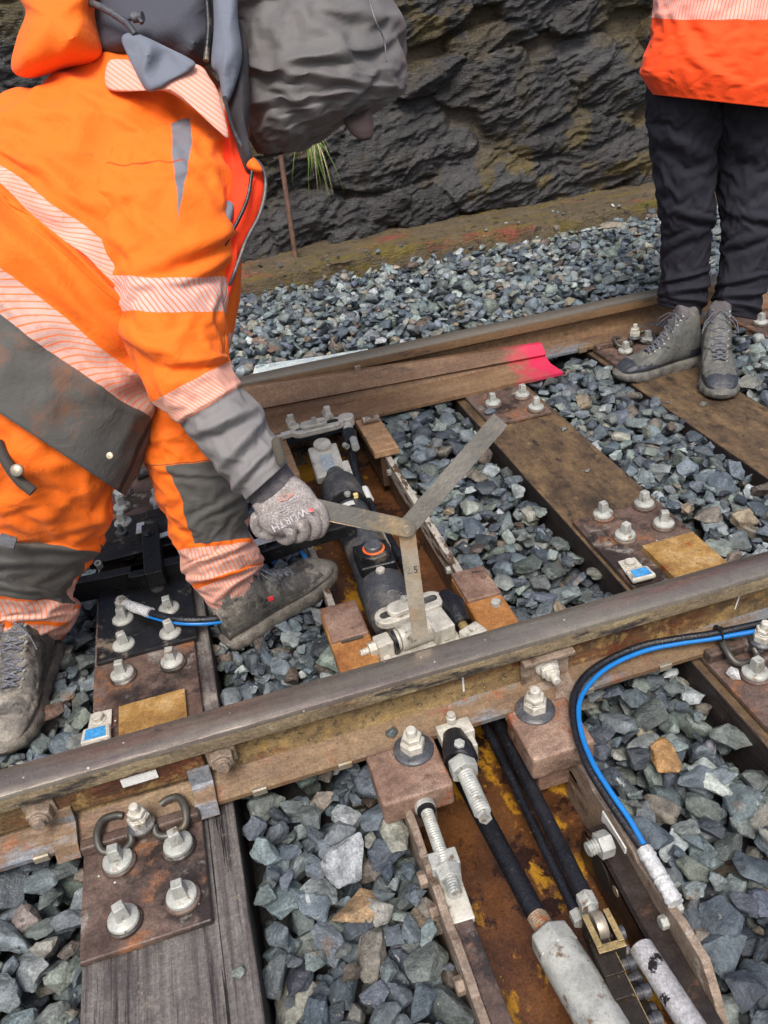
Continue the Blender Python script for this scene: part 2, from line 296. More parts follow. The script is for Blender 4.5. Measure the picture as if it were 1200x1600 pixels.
protoH = [rock_proto(100+k, True) for k in range(26)]; protoL = [rock_proto(300+k, False) for k in range(24)]
PAL = [(lin(98, 110, 120), 6), (lin(116, 127, 132), 5), (lin(116, 126, 122), 3), (lin(80, 92, 104), 5), (lin(152, 160, 162), 2), (lin(90, 99, 98), 3), (lin(122, 114, 104), 1.1), (lin(136, 122, 102), .4), (lin(98, 85, 75), .8), (lin(62, 70, 80), 3), (lin(134, 134, 126), 1.2)]
PC = np.array([c for c, w in PAL]); PW = np.array([w for c, w in PAL]); PW /= PW.sum()
RES = .01; X0, Y0, X1, Y1 = -1.3, -.85, 3.5, 2.78
GX, GY = int((X1-X0)/RES), int((Y1-Y0)/RES)
cx = X0+(np.arange(GX)+.5)*RES; cy = Y0+(np.arange(GY)+.5)*RES; CX, CY = np.meshgrid(cx, cy)
H = ballast_level(CX, CY)-.015
def blocked(x, y, r):
    if y < 1.60:
        for a, b in SLEEP.values():
            if a-r*.55 < x < b+r*.55: return True
    if x > .95 and 1.32 < y < 1.61: return y > 1.4-r*.3 and y < 1.58
    if y > 2.70: return True
    return False
def visible(x, y, z=-.2, mg=90):
    d = CM.T @ (np.array([x, y, z])-CP)
    if d[2] > -.2: return False
    u, v = 600+F*d[0]/-d[2], 800-F*d[1]/-d[2]; return -mg < u < 1200+mg and -mg < v < 1600+mg
st = []
def drop(n, smin, smax, cand=5, ylo=Y0, yhi=Y1):
    for k in range(n):
        a = rng.uniform(smin, smax); a = a*(.75 if rng.random() < .3 else 1); b = a*rng.uniform(.65, .9); c = a*rng.uniform(.45, .62); yaw = rng.uniform(0, math.pi); best = None
        ca, sa = math.cos(yaw), math.sin(yaw)
        for q in range(cand):
            x, y = rng.uniform(X0+.06, X1-.06), rng.uniform(ylo+.05, yhi-.05)
            if blocked(x, y, a) or not visible(x, y): continue
            i0, i1 = int((x-a-X0)/RES), int((x+a-X0)/RES)+1; j0, j1 = int((y-a-Y0)/RES), int((y+a-Y0)/RES)+1
            i0 = max(i0, 0); j0 = max(j0, 0); sub = H[j0:j1, i0:i1]; dx = CX[j0:j1, i0:i1]-x; dy = CY[j0:j1, i0:i1]-y
            rho = ((dx*ca+dy*sa)/a)**2+((-dx*sa+dy*ca)/b)**2; ins = rho < .96
            if not ins.any(): continue
            th = c*np.sqrt(np.clip(1-rho, 0, 1)); lo = (sub+th)[ins]; z = np.quantile(lo, .80)
            base = float(ballast_level(np.array(x), np.array(y)))
            lim = .085 if y < 1.5 else .11
            if z-base > lim: continue
            if (y < .03 and y > -.13) and z+c > -.155: continue
            if y > 1.36 and y < 1.62 and z+c > -.155: continue
            if best is None or z-base < best[0]: best = (z-base, x, y, z, i0, i1, j0, j1, th, ins)
        if best is None: continue
        _, x, y, z, i0, i1, j0, j1, th, ins = best
        H[j0:j1, i0:i1] = np.where(ins, np.maximum(H[j0:j1, i0:i1], z+th*.9), H[j0:j1, i0:i1])
        st.append((x, y, z, a, b, c, yaw))
drop(1900, .025, .043, 5, Y0, .12); drop(900, .018, .030, 6, Y0, .12); drop(3600, .023, .038, 5, .02, 1.6); drop(3300, .027, .045, 5, 1.55, Y1); drop(2900, .017, .028, 6, .0, Y1); drop(2400, .012, .02, 6)
for k in range(26):
    a = rng.uniform(.006, .014); st.append((rng.uniform(-.6, 3.2), 2.66+abs(rng.normal(0, .10)), -.004+a*.3, a, a*.8, a*.55, rng.uniform(0, 3)))
for k in range(26):
    x0_, x1_ = SLEEP[('S0', 'S1', 'S2')[k % 3]]; a = rng.uniform(.004, .011); st.append((rng.uniform(x0_+.01, x1_-.01), rng.uniform(-.5, 1.3), ZS+.002+a*.4, a, a*.8, a*.6, rng.uniform(0, 3)))
VV, FF, CC = [], [], []; nb = 0
for k, (x, y, z, a, b, c, yaw) in enumerate(st):
    near = y < .75 and x < 1.9
    V, Fc = (protoH if near else protoL)[rng.integers(0, 24)]
    s = np.array([a, b/.75, c/.55])*1.08
    R = np.array(Euler((rng.normal(0, .3), rng.normal(0, .3), yaw)).to_matrix()); Vw = (V*s) @ R.T+np.array([x, y, z])
    Vw = Vw+0*Vw; VV.append(Vw); FF.append(Fc+nb); nb += len(V)
    col = PC[rng.choice(len(PC), p=PW)]*rng.uniform(.66, 1.22)*(1+rng.normal(0, .03, 3))
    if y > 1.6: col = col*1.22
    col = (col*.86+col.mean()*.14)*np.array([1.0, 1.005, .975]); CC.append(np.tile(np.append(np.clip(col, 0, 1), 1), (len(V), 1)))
def mesh_np(name, V, Fc, C, material):
    me = bpy.data.meshes.new(name); me.vertices.add(len(V)); me.vertices.foreach_set('co', V.astype(np.float32).ravel())
    me.loops.add(Fc.size); me.loops.foreach_set('vertex_index', Fc.astype(np.int32).ravel()); me.polygons.add(len(Fc))
    me.polygons.foreach_set('loop_start', np.arange(0, Fc.size, Fc.shape[1], dtype=np.int32)); me.update(calc_edges=True)
    if C is not None: ca = me.color_attributes.new('tint', 'FLOAT_COLOR', 'POINT'); ca.data.foreach_set('color', C.astype(np.float32).ravel())
    me.materials.append(material); me.validate(); return me
def stonemat(name='ballast stone'):
    m = mat(name, [(.46, .47, .48), (.92, .92, .92), (1.42, 1.42, 1.4)], 34, (.24, .6), 0, 1.0, 140, (1, 1, 1), attr='tint', detail=9, bdist=.0045,
            layers=[(lin(176, 182, 180), 16, .66, .69, (1.6, .35, 2.4)), (lin(38, 42, 46), 34, .6, .7), (lin(118, 96, 74), 9, .62, .70), (lin(150, 146, 136), 60, .64, .69)])
    return m
M['stone'] = stonemat()
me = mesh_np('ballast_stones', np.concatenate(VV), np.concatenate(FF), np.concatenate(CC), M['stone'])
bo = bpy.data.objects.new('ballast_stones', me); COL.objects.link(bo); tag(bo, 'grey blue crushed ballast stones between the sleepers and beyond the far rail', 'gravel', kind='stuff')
me.polygons.foreach_set('use_smooth', [True]*len(me.polygons)); me.set_sharp_from_angle(angle=math.radians(32))
print('stones', len(st), 'faces', len(me.polygons))
def single_stone(u, v, z, size, col, pi, label, yaw=0, flat=1.0, cat='stone', rough=None, name='loose_stone'):
    V, Fc = protoH[pi]; p = on(u, v, z); s = np.array(size)
    Vw = (V*s*np.array([1, 1/.75, flat/.55])) @ rotz(yaw).T
    Vw = Vw-np.array([0, 0, Vw[:, 2].min()*.92]); me = mesh_np(name, Vw, Fc, np.tile(np.array([*col, 1]), (len(V), 1)), M['stone'])
    me.polygons.foreach_set('use_smooth', [True]*len(me.polygons)); me.set_sharp_from_angle(angle=math.radians(32))
    o = bpy.data.objects.new(name, me); COL.objects.link(o); o.location = p.tolist(); return tag(o, label, cat)
single_stone(1040, 1190, -.205, (.040, .034, .024), lin(158, 122, 78), 3, 'rounded golden brown stone in the gravel below the near rail', .4, .8)
single_stone(560, 1420, -.215, (.044, .032, .02), lin(150, 124, 92), 5, 'rough brown speckled stone in the gravel near the bottom', -.2, .7)
single_stone(85, 1120, -.215, (.040, .03, .02), lin(96, 74, 62), 8, 'dark reddish brown stone beside the toe of the left boot', .3, .8)
single_stone(1118, 1225, -.22, (.030, .048, .022), lin(172, 180, 174), 11, 'long pale green grey stone right of the golden brown stone', .5, .8)
single_stone(766, 646, ZP, (.022, .016, .01), lin(96, 104, 112), 2, 'small blue grey stone against a screw on the middle sleeper', .2, .9)
single_stone(1147, 1058, ZP, (.013, .012, .01), lin(190, 190, 190), 6, 'small pale stone on the rusty plate at right', .2, 1)
single_stone(1185, 1010, ZP+.01, (.026, .02, .012), lin(116, 122, 126), 9, 'flat grey stone lying against the clamp nut at the right edge', .8, 1)
single_stone(612, 1148, -.133, (.013, .011, .01), lin(84, 92, 94), 12, 'small dark stone on the rail foot beside the big nut', .3, 1)
single_stone(950, 358, -.03, (.075, .03, .012), lin(158, 148, 130), 4, 'long flat tan stone on top of the gravel by the kerb', .05, .9)
single_stone(868, 362, -.03, (.03, .02, .016), lin(132, 122, 106), 7, 'brownish stone standing on the kerb edge above the gravel', .4, 1)
# concrete slab by far rail
s_ = MB(); a = [on(395, 582, -.09), on(398, 570, -.09), on(500, 556, -.09), on(575, 544, -.09), on(580, 556, -.09), on(500, 572, -.09)]
s_.prism(a, (0, 0, -.03)); M['marble'] = mat('pale split stone', [lin(170, 184, 186), lin(206, 214, 212)], 18, (.4, .6), 0, .6, 60, (1, 1, 1), [(lin(110, 124, 130), 14, .58, .66)])
tag(obj('stone_slab', s_, 'marble', bevel=.004, smooth=40), 'flat pale bluish white stone slab lying against the far rail', 'stone slab')
# ================================================================== kerb
M['kerb'] = mat('mossy concrete kerb', [lin(84, 72, 54), lin(112, 98, 74)], 14, (.6, .9), 0, 1.0, 90, (.5, 1, 1),
                [(lin(112, 98, 38), 8, .5, .6, (.5, 1.3, 1)), (lin(140, 76, 56), 4.5, .58, .66, (.5, 1, 1)), (lin(70, 76, 30), 16, .58, .68), (lin(150, 140, 120), 30, .62, .70), (lin(48, 40, 30), 22, .56, .66)], bdist=.022)
kb = MB(); xs = np.linspace(-3, 5.5, 520); prof = [(2.66, -.30), (2.66, -.03), (2.668, -.012), (2.74, -.008), (2.86, 0), (3.12, .01)]
V = []
for x in xs:
    for j, (y, z) in enumerate(prof):
        w = .022*(vn(np.array([x*3.1, j*.4, 1.0]))-.5)+.016*(vn(np.array([x*14, j*1.2, 4.0]))-.5)+.012*(vn(np.array([x*45, j*2.2, 4.0]))-.5); V.append((x, y+w*1.2+(x-1)*.0, z+w*.8+(.0 if x > .8 else -.02*(0.8-x))))
npf = len(prof); kb.add(V, [(i*npf+j, (i+1)*npf+j, (i+1)*npf+j+1, i*npf+j+1) for i in range(len(xs)-1) for j in range(npf-1)])
tag(obj('concrete_kerb', kb, 'kerb', org=(1, 2.9, -.2), smooth=50), 'low mossy brown concrete kerb at the foot of the rock wall', 'kerb')
# ================================================================== wall
nxw, nzw = 820, 260; wx = np.linspace(-2.4, 4.8, nxw); wz = np.linspace(-.08, 1.9, nzw); WX, WZ = np.meshgrid(wx, wz)
def onwall(u, v):
    return ony(u, v, 3.08)
stones = [(693,858,27,80,-2),(858,965,0,50,0),(741,900,88,230,3),(667,827,237,318,-4),(556,642,300,347,-3),(500,715,158,284,6),(610,735,92,147,5),(840,1022,205,292,-3),(892,1030,62,188,8),(395,556,298,384,-4),
          (560,690,-60,30,3),(700,850,-90,10,-3),(860,1040,-120,-15,2),(1030,1200,60,200,3),(1040,1200,215,290,0),(1050,1250,-100,45,4),(-60,120,-40,110,6),(-120,60,130,260,3),(380,520,200,290,3),(560,610,60,150,0),(1200,1400,-60,200,0),(1210,1400,220,300,2)]
Hs = np.full(WX.shape, 0.0); sid = np.zeros(WX.shape)
wob = np.stack([WX*5, WZ*5, WX*0], -1); wo1 = fbm(wob, 3)-.5; wo2 = fbm(wob+31, 3)-.5
bestm = np.full(WX.shape, -9.0); tilt = np.zeros(WX.shape)
r2 = random.Random(3); allst = []
for (u0, u1, v0, v1, an) in stones:
    a = onwall(u0, (v0+v1)/2); b = onwall(u1, (v0+v1)/2); c = onwall((u0+u1)/2, v0); d = onwall((u0+u1)/2, v1)
    allst.append(((a[0]+b[0])/2, (c[2]+d[2])/2, abs(b[0]-a[0])/2, abs(c[2]-d[2])/2, math.radians(an+7)))
nfix = len(allst)
for row in range(7):
    z = .04+row*.30; x = -2.6+r2.uniform(0, .3)
    while x < 4.9:
        w_ = r2.uniform(.20, .46); allst.append((x+w_, z+r2.uniform(-.03, .03)-.03*x*.5+.03, w_*1.06, r2.uniform(.13, .19), r2.uniform(-.05, .22))); x += 2*w_
for k, (x, z, a, b, an) in enumerate(allst):
    ca, sa = math.cos(an), math.sin(an); dx = WX-x; dz = WZ-z; p = (dx*ca+dz*sa)/a; q = (-dx*sa+dz*ca)/b
    m_ = 1-(np.abs(p)**2.6+np.abs(q)**2.4)**(1/2.5)+wo1*.55+wo2*.2-(.22 if k >= nfix else 0)
    up = m_ > bestm; bestm = np.where(up, m_, bestm); sid = np.where(up, k, sid)
    tl = np.full(WX.shape, 9.0)
    for _ in range(5):
        aa = r2.uniform(0, 2*math.pi); g_ = r2.uniform(.01, .05); tl = np.minimum(tl, r2.uniform(.0, .022)+g_*(math.cos(aa)*p+math.sin(aa)*q)+.012*((wo1 if _ % 2 else wo2)*(1 if _ > 1 else -1)))
    tilt = np.where(up, tl, tilt)
inside = np.clip((bestm+.11)/.17, 0, 1); inside = inside*inside*(3-2*inside)
an = .22; ca, sa = math.cos(an), math.sin(an); U_ = WX*ca+WZ*sa; V_ = -WX*sa+WZ*ca
V2 = V_+.09*(fbm(np.stack([WX*4, WZ*4, sid*3.7], -1), 4)-.5)*2
fol = .6*fbm(np.stack([U_*5+sid*2.3, V2*16, sid*1.7], -1), 5)+.4*fbm(np.stack([U_*9+sid, V2*9, sid*2.7], -1), 4); fol2 = fbm(np.stack([U_*14, V2*70, sid*1.1], -1), 3)
step = np.floor(fol*9)/9+np.clip((fol*9 % 1-.7)/.3, 0, 1)/9
ridge = np.abs(fbm(np.stack([U_*5, V2*14, sid+3], -1), 4)-.5)*2
Hw = inside*(.095+tilt*1.9+.05*(step-.5)+.05*(fol2-.5)+.03*(.4-ridge))+(1-inside)*(.012*(fbm(np.stack([WX*20, WZ*20, WX*0], -1), 4)-.5))
Hw = Hw+.03*(fbm(np.stack([WX*2, WZ*2, WX*0+5], -1), 2)-.5)+.008*(fbm(np.stack([WX*60, WZ*60, WX*0+5], -1), 2)-.5)
YW = 3.06+.07*WZ-Hw
V = np.stack([WX, YW, WZ], -1).reshape(-1, 3); idx = np.arange(nxw*nzw).reshape(nzw, nxw)
Fc = np.stack([idx[:-1, :-1], idx[:-1, 1:], idx[1:, 1:], idx[1:, :-1]], -1).reshape(-1, 4)
base = np.array(lin(66, 67, 72))[None]*(.75+.5*r2.random()); bc = np.zeros(WX.shape+(4,)); bc[..., 3] = 1
sc = np.array([[.8, .8, .82], [1.05, 1.04, 1.02], [.66, .64, .64], [1.2, 1.2, 1.2], [.9, .88, .84], [1.0, .96, .92]])
tint = sc[(sid.astype(int)*5) % 6]*np.array(lin(60, 59, 60)); mort = np.array(lin(84, 76, 66))
lam = np.clip((fol2-.25)*2.2, .3, 1.7)[..., None]
mossm = np.clip((fbm(np.stack([WX*9, WZ*9, WX*0+9], -1), 4)-.56)*16, 0, 1)*np.clip((vn(np.stack([WX*1.6, WZ*2.0, WX*0+2], -1))-.4)*4, 0, 1)
cw = inside[..., None]*tint*(.7+.3*lam)+(1-inside[..., None])*mort*(.6+.7*fbm(np.stack([WX*7, WZ*4, WX*0+1], -1), 4)[..., None])
cw = cw*(1-mossm[..., None]*.85)+mossm[..., None]*.85*np.array(lin(84, 72, 34)); bc[..., :3] = np.clip(cw, 0, 1)
M['rockwall'] = mat('wet schist', [(.6, .6, .62), (.95, .95, .95), (1.3, 1.3, 1.3)], 14, (.16, .5), 0, 1.0, 60, (.4, 1, 2.2), attr='tint', detail=10, bdist=.012,
                    layers=[(lin(108, 100, 92), 5, .66, .74), (lin(86, 82, 34), 26, .68, .74), (lin(24, 24, 28), 10, .58, .72, (.5, 1, 1.6)), (lin(140, 142, 146), 40, .64, .72, (.3, 1, 2.2))])
me = mesh_np('rock_wall', V, Fc, bc.reshape(-1, 4), M['rockwall']); me.polygons.foreach_set('use_smooth', [True]*len(me.polygons))
wo = bpy.data.objects.new('rock_wall', me); COL.objects.link(wo); tag(wo, 'rough dark wet schist stone wall with mortar joints and moss behind the track', 'wall')
# grass tuft
gt = MB(); gp = ony(487, 212, 2.98)
for k in range(150):
    a = random.uniform(-1, 1); p0 = gp+np.array([random.uniform(-.028, .028), random.uniform(-.01, .05), random.uniform(-.03, .02)]); L = random.uniform(.05, .16)
    if k % 14 == 0: L = random.uniform(.26, .38)
    d = np.array([random.gauss(.0, .22), -abs(random.gauss(.3, .15)), random.uniform(-.2, .5)]); pts = [p0]; v = d
    for q in range(5): v = v+np.array([0, 0, -.42]); pts.append(pts[-1]+v/np.linalg.norm(v)*L/5)
    w = random.uniform(.0012, .0024); mi = 0 if random.random() < .55 else 1
    n = np.array([w, 0, 0])
    vs = []
    for i, q in enumerate(pts): ww = n*(1-i/5.2); vs += [q-ww, q+ww]
    gt.add(vs, [(2*i, 2*i+1, 2*i+3, 2*i+2) for i in range(5)], mi)
M['grassg'] = mat('green grass', [lin(88, 120, 44), lin(130, 160, 70)], 30, (.5, .6), 0, 0); M['grassd'] = mat('dry grass', [lin(170, 158, 118), lin(196, 186, 150)], 30, (.5, .6), 0, 0)
tag(obj('grass_tuft', gt, ['grassg', 'grassd']), 'green and straw coloured grass tuft hanging from the rock wall', 'grass')
# rusty rod
rd = MB(); p0 = on(466, 432, -.1); p1 = at(434, 238, depth(p0)-.35)
p1 = at(436, 225, depth(p0)-.32)
n = 26; pts = [p0+(p1-p0)*t for t in np.linspace(-.05, 1.05, n)]; rd.tube(pts, .0125, 10)
M['rod'] = mat('rusty bar', [lin(92, 68, 56), lin(128, 98, 82)], 20, (.5, .7), .1, .6, 120)
tag(obj('rusty_rod', rd, 'rod', smooth=50), 'thin rusty steel rod standing upright in the gravel by the wall', 'rod')
# steel straightedge lying behind rail
se = MB(); A, B_ = on(352, 503, -.09), on(430, 549, -.09); dv = (B_-A)/np.linalg.norm(B_-A); pv = np.array([-dv[1], dv[0], 0])*.022
se.prism([A-dv*.2-pv, B_-pv, B_+pv, A-dv*.2+pv], (0, 0, .004)); M['rustflat'] = mat('flat rusty bar', [lin(112, 88, 78), lin(148, 124, 112)], 20, (.5, .6), .2, .3)
tag(obj('flat_bar', se, 'rustflat', bevel=.001), 'flat rusty metal bar lying on the gravel behind the far rail', 'metal bar')
# ================================================================== rails
def rail_profile():
    h = [(.0625, -.148), (.0625, -.139), (.034, -.128), (.014, -.119), (.0085, -.106), (.0078, -.078), (.0085, -.056), (.015, -.049), (.0335, -.041), (.0335, -.013), (.0305, -.006), (.022, -.0018), (.009, -.0003)]
    L_ = [(-a, b) for a, b in h]
    return h+L_[::-1]
def rail(name, yc, x0, x1, mats, label, seg=90):
    pr_ = rail_profile(); mb = MB(); n = len(pr_); xs = np.linspace(x0, x1, seg); V = []
    for x in xs:
        for (a, b) in pr_: V.append((x, yc+a, b))
    Fs = []; Mi = []
    for i in range(seg-1):
        for k in range(n):
            k2 = (k+1) % n; za = (pr_[k][1]+pr_[k2][1])/2; Fs.append((i*n+k, i*n+k2, (i+1)*n+k2, (i+1)*n+k)); Mi.append(3 if -.046 < za < -.0125 else (1 if za > -.0125 else (2 if za < -.117 else 0)))
    Fs += [tuple(range(n))[::-1], tuple((seg-1)*n+k for k in range(n))]; Mi += [0, 0]
    mb.add(V, Fs); mb.m = Mi; root = empty(name, (.3, yc, -.148), label, 'rail'); obj('rail_bar', mb, mats, root, smooth=24); return root
near = rail('rail', -.0335, -2.2, 3.2, ['rail', 'railhead', 'railfoot', 'railside'], 'near rusty running rail crossing the picture in front of the boots')
far = rail('rail', 1.4685, -2.6, 4.6, ['blade', 'farhead', 'railfoot', 'farside'], 'far running rail behind the pink tipped switch blade')
# switch blade, lying this side of the far rail, tip sprayed pink
tipx = 1.118
bp_ = [(0, -.035), (-.012, -.037), (-.020, -.046), (-.050, -.088), (-.040, -.098), (-.048, -.118), (-.082, -.130), (-.155, -.139), (-.155, -.150), (.0, -.150)]
# the blade stands a little off the stock rail and diverges to the left
yb = lambda x: 1.412
ztop = lambda x: -.070*(x-.5)
def blade(x0, x1, n=40):
    mb = MB(); V = []
    for x in np.linspace(x0, x1, n):
        for k_, (a, b) in enumerate(bp_): V.append((x+(.014 if k_ in (7, 8) and x > tipx-.01 else 0), yb(x)+a, b+(ztop(x)*(1 if k_ < 3 else .45) if k_ < 5 else 0)))
    k = len(bp_); Fs = [(i*k+j, i*k+(j+1) % k, (i+1)*k+(j+1) % k, (i+1)*k+j) for i in range(n-1) for j in range(k)]+[tuple(range(k))[::-1], tuple((n-1)*k+j for j in range(k))]
    return mb.add(V, Fs)
M['blade2'] = mat('switch blade with pink end', [lin(80, 58, 44), lin(118, 90, 66), lin(142, 116, 86)], 10, (.4, .65), .2, .3, 90, (.2, 1, 1), [(DARK, 16, .6, .7, (.2, 1, 1)), (lin(190, 180, 165), 90, .68, .72)])
def pink_end(m, x_full, x_none):
    """spray paint of its own shape: covers the last hand's breadth of the blade with a ragged fade"""
    t = m.node_tree; N = t.nodes; L = t.links; b = N['Principled BSDF']; tc = N.new('ShaderNodeTexCoord'); sp = N.new('ShaderNodeSeparateXYZ'); L.new(tc.outputs['Object'], sp.inputs[0])
    ns = N.new('ShaderNodeTexNoise'); ns.inputs['Scale'].default_value = 24; ns.inputs['Detail'].default_value = 8; L.new(tc.outputs['Object'], ns.inputs['Vector'])
    ma = N.new('ShaderNodeMath'); ma.operation = 'MULTIPLY_ADD'; L.new(ns.outputs[0], ma.inputs[0]); ma.inputs[1].default_value = .22; L.new(sp.outputs['X'], ma.inputs[2])
    mr = N.new('ShaderNodeMapRange'); mr.inputs['From Min'].default_value = x_none+.10; mr.inputs['From Max'].default_value = x_full+.10; L.new(ma.outputs[0], mr.inputs['Value'])
    mx = N.new('ShaderNodeMix'); mx.data_type = 'RGBA'; old = b.inputs['Base Color'].links[0].from_socket; L.new(mr.outputs[0], mx.inputs['Factor']); L.new(old, mx.inputs['A']); mx.inputs['B'].default_value = (*lin(200, 46, 80), 1)
    L.new(mx.outputs['Result'], b.inputs['Base Color'])
pink_end(M['blade2'], tipx-.03-.3, tipx-.16-.3)
br = empty('switch_blade', (.3, 1.36, -.142), 'rusty switch blade with bright pink sprayed end beside the far rail', 'switch blade')
for k in (0,): br['org'] = [.3, 1.36, -.142]
obj('blade_bar', blade(-2.4, tipx), 'blade2', br, smooth=24)
sh = MB(); p = ony(872/1, 345, 1.4); q = on(559, 587, -.06); sh.box((q[0], 1.405, -.026), (.022, .014, .02)); obj('stop_block', sh, 'tplate', br, bevel=.002)
# ================================================================== coach screws, shared
def coach_screw_mesh():
    mb = MB(); mb._lathe(np.zeros(3), np.array([0, 0, 1.0]), [(.0, 0), (.0290, 0), (.0290, .006), (.026, .008), (.0, .008)], 26, 1)
    mb._lathe(np.array([0, 0, .0075]), np.array([0, 0, 1.0]), [(.0, 0), (.0245, 0), (.026, .003), (.0245, .0075), (.018, .0115), (.0, .013)], 26, 0)
    mb.box((0, 0, .029), (.0235, .0215, .034), None, 0, .76); return mb
proto_screw = obj('coach_screw', coach_screw_mesh(), ['galv', 'plate'], org=(0, 0, 0), bevel=.0015, smooth=35)
used_first = []
def screw(pos, parent, rz=None):
    rz = random.uniform(-.5, .5) if rz is None else rz
    o = inst('coach_screw', proto_screw, pos, parent, 0, tilt=(random.gauss(0, .03), random.gauss(0, .03), rz)); return o
def nut_stack(name, base, parent, r=.022, washer=.038, mats=('castw', 'darkgrey'), axis=(0, 0, 1), h=1.0):
    mb = MB(); b = np.array(base, float); a = np.array(axis, float)/np.linalg.norm(axis)
    if washer: mb._lathe(b, a, [(0, 0), (washer, 0), (washer, .004), (washer*.92, .006), (washer*.75, .009), (0, .009)], 30, 1)
    b = b+a*.009*(1 if washer else 0); mb.hexa(b, b+a*r*.8*h, r, 0)
    mb._lathe(b+a*r*.8*h, a, [(0, 0), (r*.82, 0), (r*.82, .003), (0, .003)], 24, 0)
    mb.hexa(b+a*(r*.8*h+.003), b+a*(r*1.25*h+.003), r*.8, 0)
    mb._lathe(b+a*r*1.2*h, a, [(0, 0)]+[(r*.44*(1 if k % 2 else .9), .0018*k) for k in range(10)]+[(r*.35, .020), (0, .020)], 18, 0)
    return obj(name, mb, list(mats), parent, bevel=.001, smooth=35)
def clip(base, parent, mats=('castw', 'steeld'), w=.070):
    """tension clamp bent from round bar with a nut in its middle; base on the plate, rail side towards +y"""
    b = np.array(base, float)
    pts = [b+np.array(q) for q in [(-.020, -.004, .020), (-.022, -.018, .012), (-.040, -.026, .010), (-w, -.020, .014), (-w-.006, .006, .026), (-w+.004, .032, .028), (-.046, .038, .024), (-.034, .036, .020)]]
    mb = MB(); mb.tube(spline(pts, 6), .0068, 12); mb.tube(spline([2*np.array([b[0], 0, 0])+np.array([-1, 1, 1])*q for q in pts], 6), .0068, 12)
    mb.tube([b+np.array((-.02, -.004, .020)), b+np.array((-.008, .012, .024)), b+np.array((.008, .012, .024)), b+np.array((.02, -.004, .020))], .0068, 12)
    o = obj('tension_clamp', mb, 'steeld', parent, smooth=60)
    nut_stack('clamp_nut', b+np.array((0, 0, .026)), parent, .020, .024, ('castw', 'darkgrey')); return o
M['steeld'] = M['steeld']
# ================================================================== sleepers
def timber(x0, x1, y0, y1, material, parent, top=ZS):
    mb = MB(); n = 60; xs = np.linspace(x0, x1, 9); ys = np.linspace(y0, y1, n); V = []
    for j, y in enumerate(ys):
        for x in xs: V.append((x, y, top+.004*(float(vn(np.array([x*30, y*6, top])))-.5)))
        for x, z in ((x1, top-.03), (x1, top-.17), (x0, top-.17), (x0, top-.03)): V.append((x+.003*(float(vn(np.array([z*40, y*7, x])))-.5), y, z))
    k = 13; Fs = []; Mi = []
    for j in range(n-1):
        for i in range(k):
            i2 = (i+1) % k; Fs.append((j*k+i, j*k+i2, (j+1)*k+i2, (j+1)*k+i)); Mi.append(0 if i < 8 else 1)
    Fs += [tuple(range(k)), tuple((n-1)*k+i for i in range(k))[::-1]]; Mi += [1, 1]
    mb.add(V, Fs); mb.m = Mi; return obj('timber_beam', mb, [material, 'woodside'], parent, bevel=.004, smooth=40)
def flatbox(name, x0, x1, y0, y1, z0, z1, m, parent, bevel=.002):
    mb = MB(); mb.box2((x0, y0, z0), (x1, y1, z1)); return obj(name, mb, m, parent, bevel=bevel)
def quad_plate(name, pts, z0, z1, m, parent, bevel=.002):
    mb = MB(); mb.prism([(p[0], p[1], z0) for p in pts], (0, 0, z1-z0)); return obj(name, mb, m, parent, bevel=bevel)
def sensor_bracket(x, y, parent, rz=0, s=1.0):
    mb = MB(); R = rotz(rz); f = lambda p: R @ (np.array(p)*s)+np.array([x, y, ZP+.004])
    mb.prism([f(q) for q in ((-.026, -.04, 0), (.026, -.04, 0), (.026, .045, 0), (-.018, .045, 0))], (0, 0, .004)); b = obj('clip_bracket', mb, 'castw', parent, bevel=.002)
    mb = MB(); mb.prism([f(q) for q in ((-.03, -.047, .004), (.03, -.047, .004), (.027, -.006, .004), (-.027, -.006, .004))], (0, 0, .014)); obj('housing', mb, 'castw', b, bevel=.006)
    mb = MB(); mb.prism([f(q) for q in ((-.021, -.041, .018), (.021, -.041, .018), (.019, -.014, .018), (-.019, -.014, .018))], (0, 0, .001)); obj('blue_label', mb, 'bluel', b)
    mb = MB(); c = f((0, .022, .004)); mb._lathe(c, np.array([0, 0, 1.0]), [(0, 0), (.0155, 0), (.0155, .003), (0, .003)], 24); mb.hexa(c+np.array([0, 0, .003]), c+np.array([0, 0, .013]), .0125); obj('hex_bolt', mb, 'castw', b, bevel=.001)
# --- left sleeper
s0 = empty('timber_sleeper', (-.337, .2, ZS-.17), 'left grey weathered wooden sleeper under the black locking bar', 'sleeper')
timber(*SLEEP['S0'], -2.0, 1.9, 'woodgrey', s0)
pl = obj('base_plate', MB().box2((-.468, -.305, ZS+.002), (-.262, -.02, ZP)), 'plate', s0, bevel=.003)
for x, y in ((-.406, -.151), (-.304, -.157), (-.397, -.262), (-.304, -.254)): screw((x, y, ZP), pl)
rb = MB(); rb.box2((-.468, -.118, ZP), (-.262, -.096, ZP+.022)); obj('plate_rib', rb, 'plate', pl, bevel=.004)
clip((-.360, -.110, ZP+.004), pl)
pl2 = obj('base_plate', MB().box2((-.462, .0, ZS+.002), (-.238, .62, ZP)), 'plate', s0, bevel=.003)
for u, v in ((192, 967), (193, 1007), (191, 1052), (264, 950), (266, 988), (269, 1032)): p = on(u, v, ZP+.012); screw((p[0], p[1], ZP), pl2)
yl = obj('slide_pad', MB().box2((-.405, .04, ZP), (-.268, .215, ZP+.012)), 'yellow', pl2, bevel=.001)
sensor_bracket(-.447, .175, pl2, -.03, 1.0)
pb = obj('black_plate', MB().box2((-.455, .37, ZP), (-.228, .98, ZP+.011)), 'black', s0, bevel=.003)
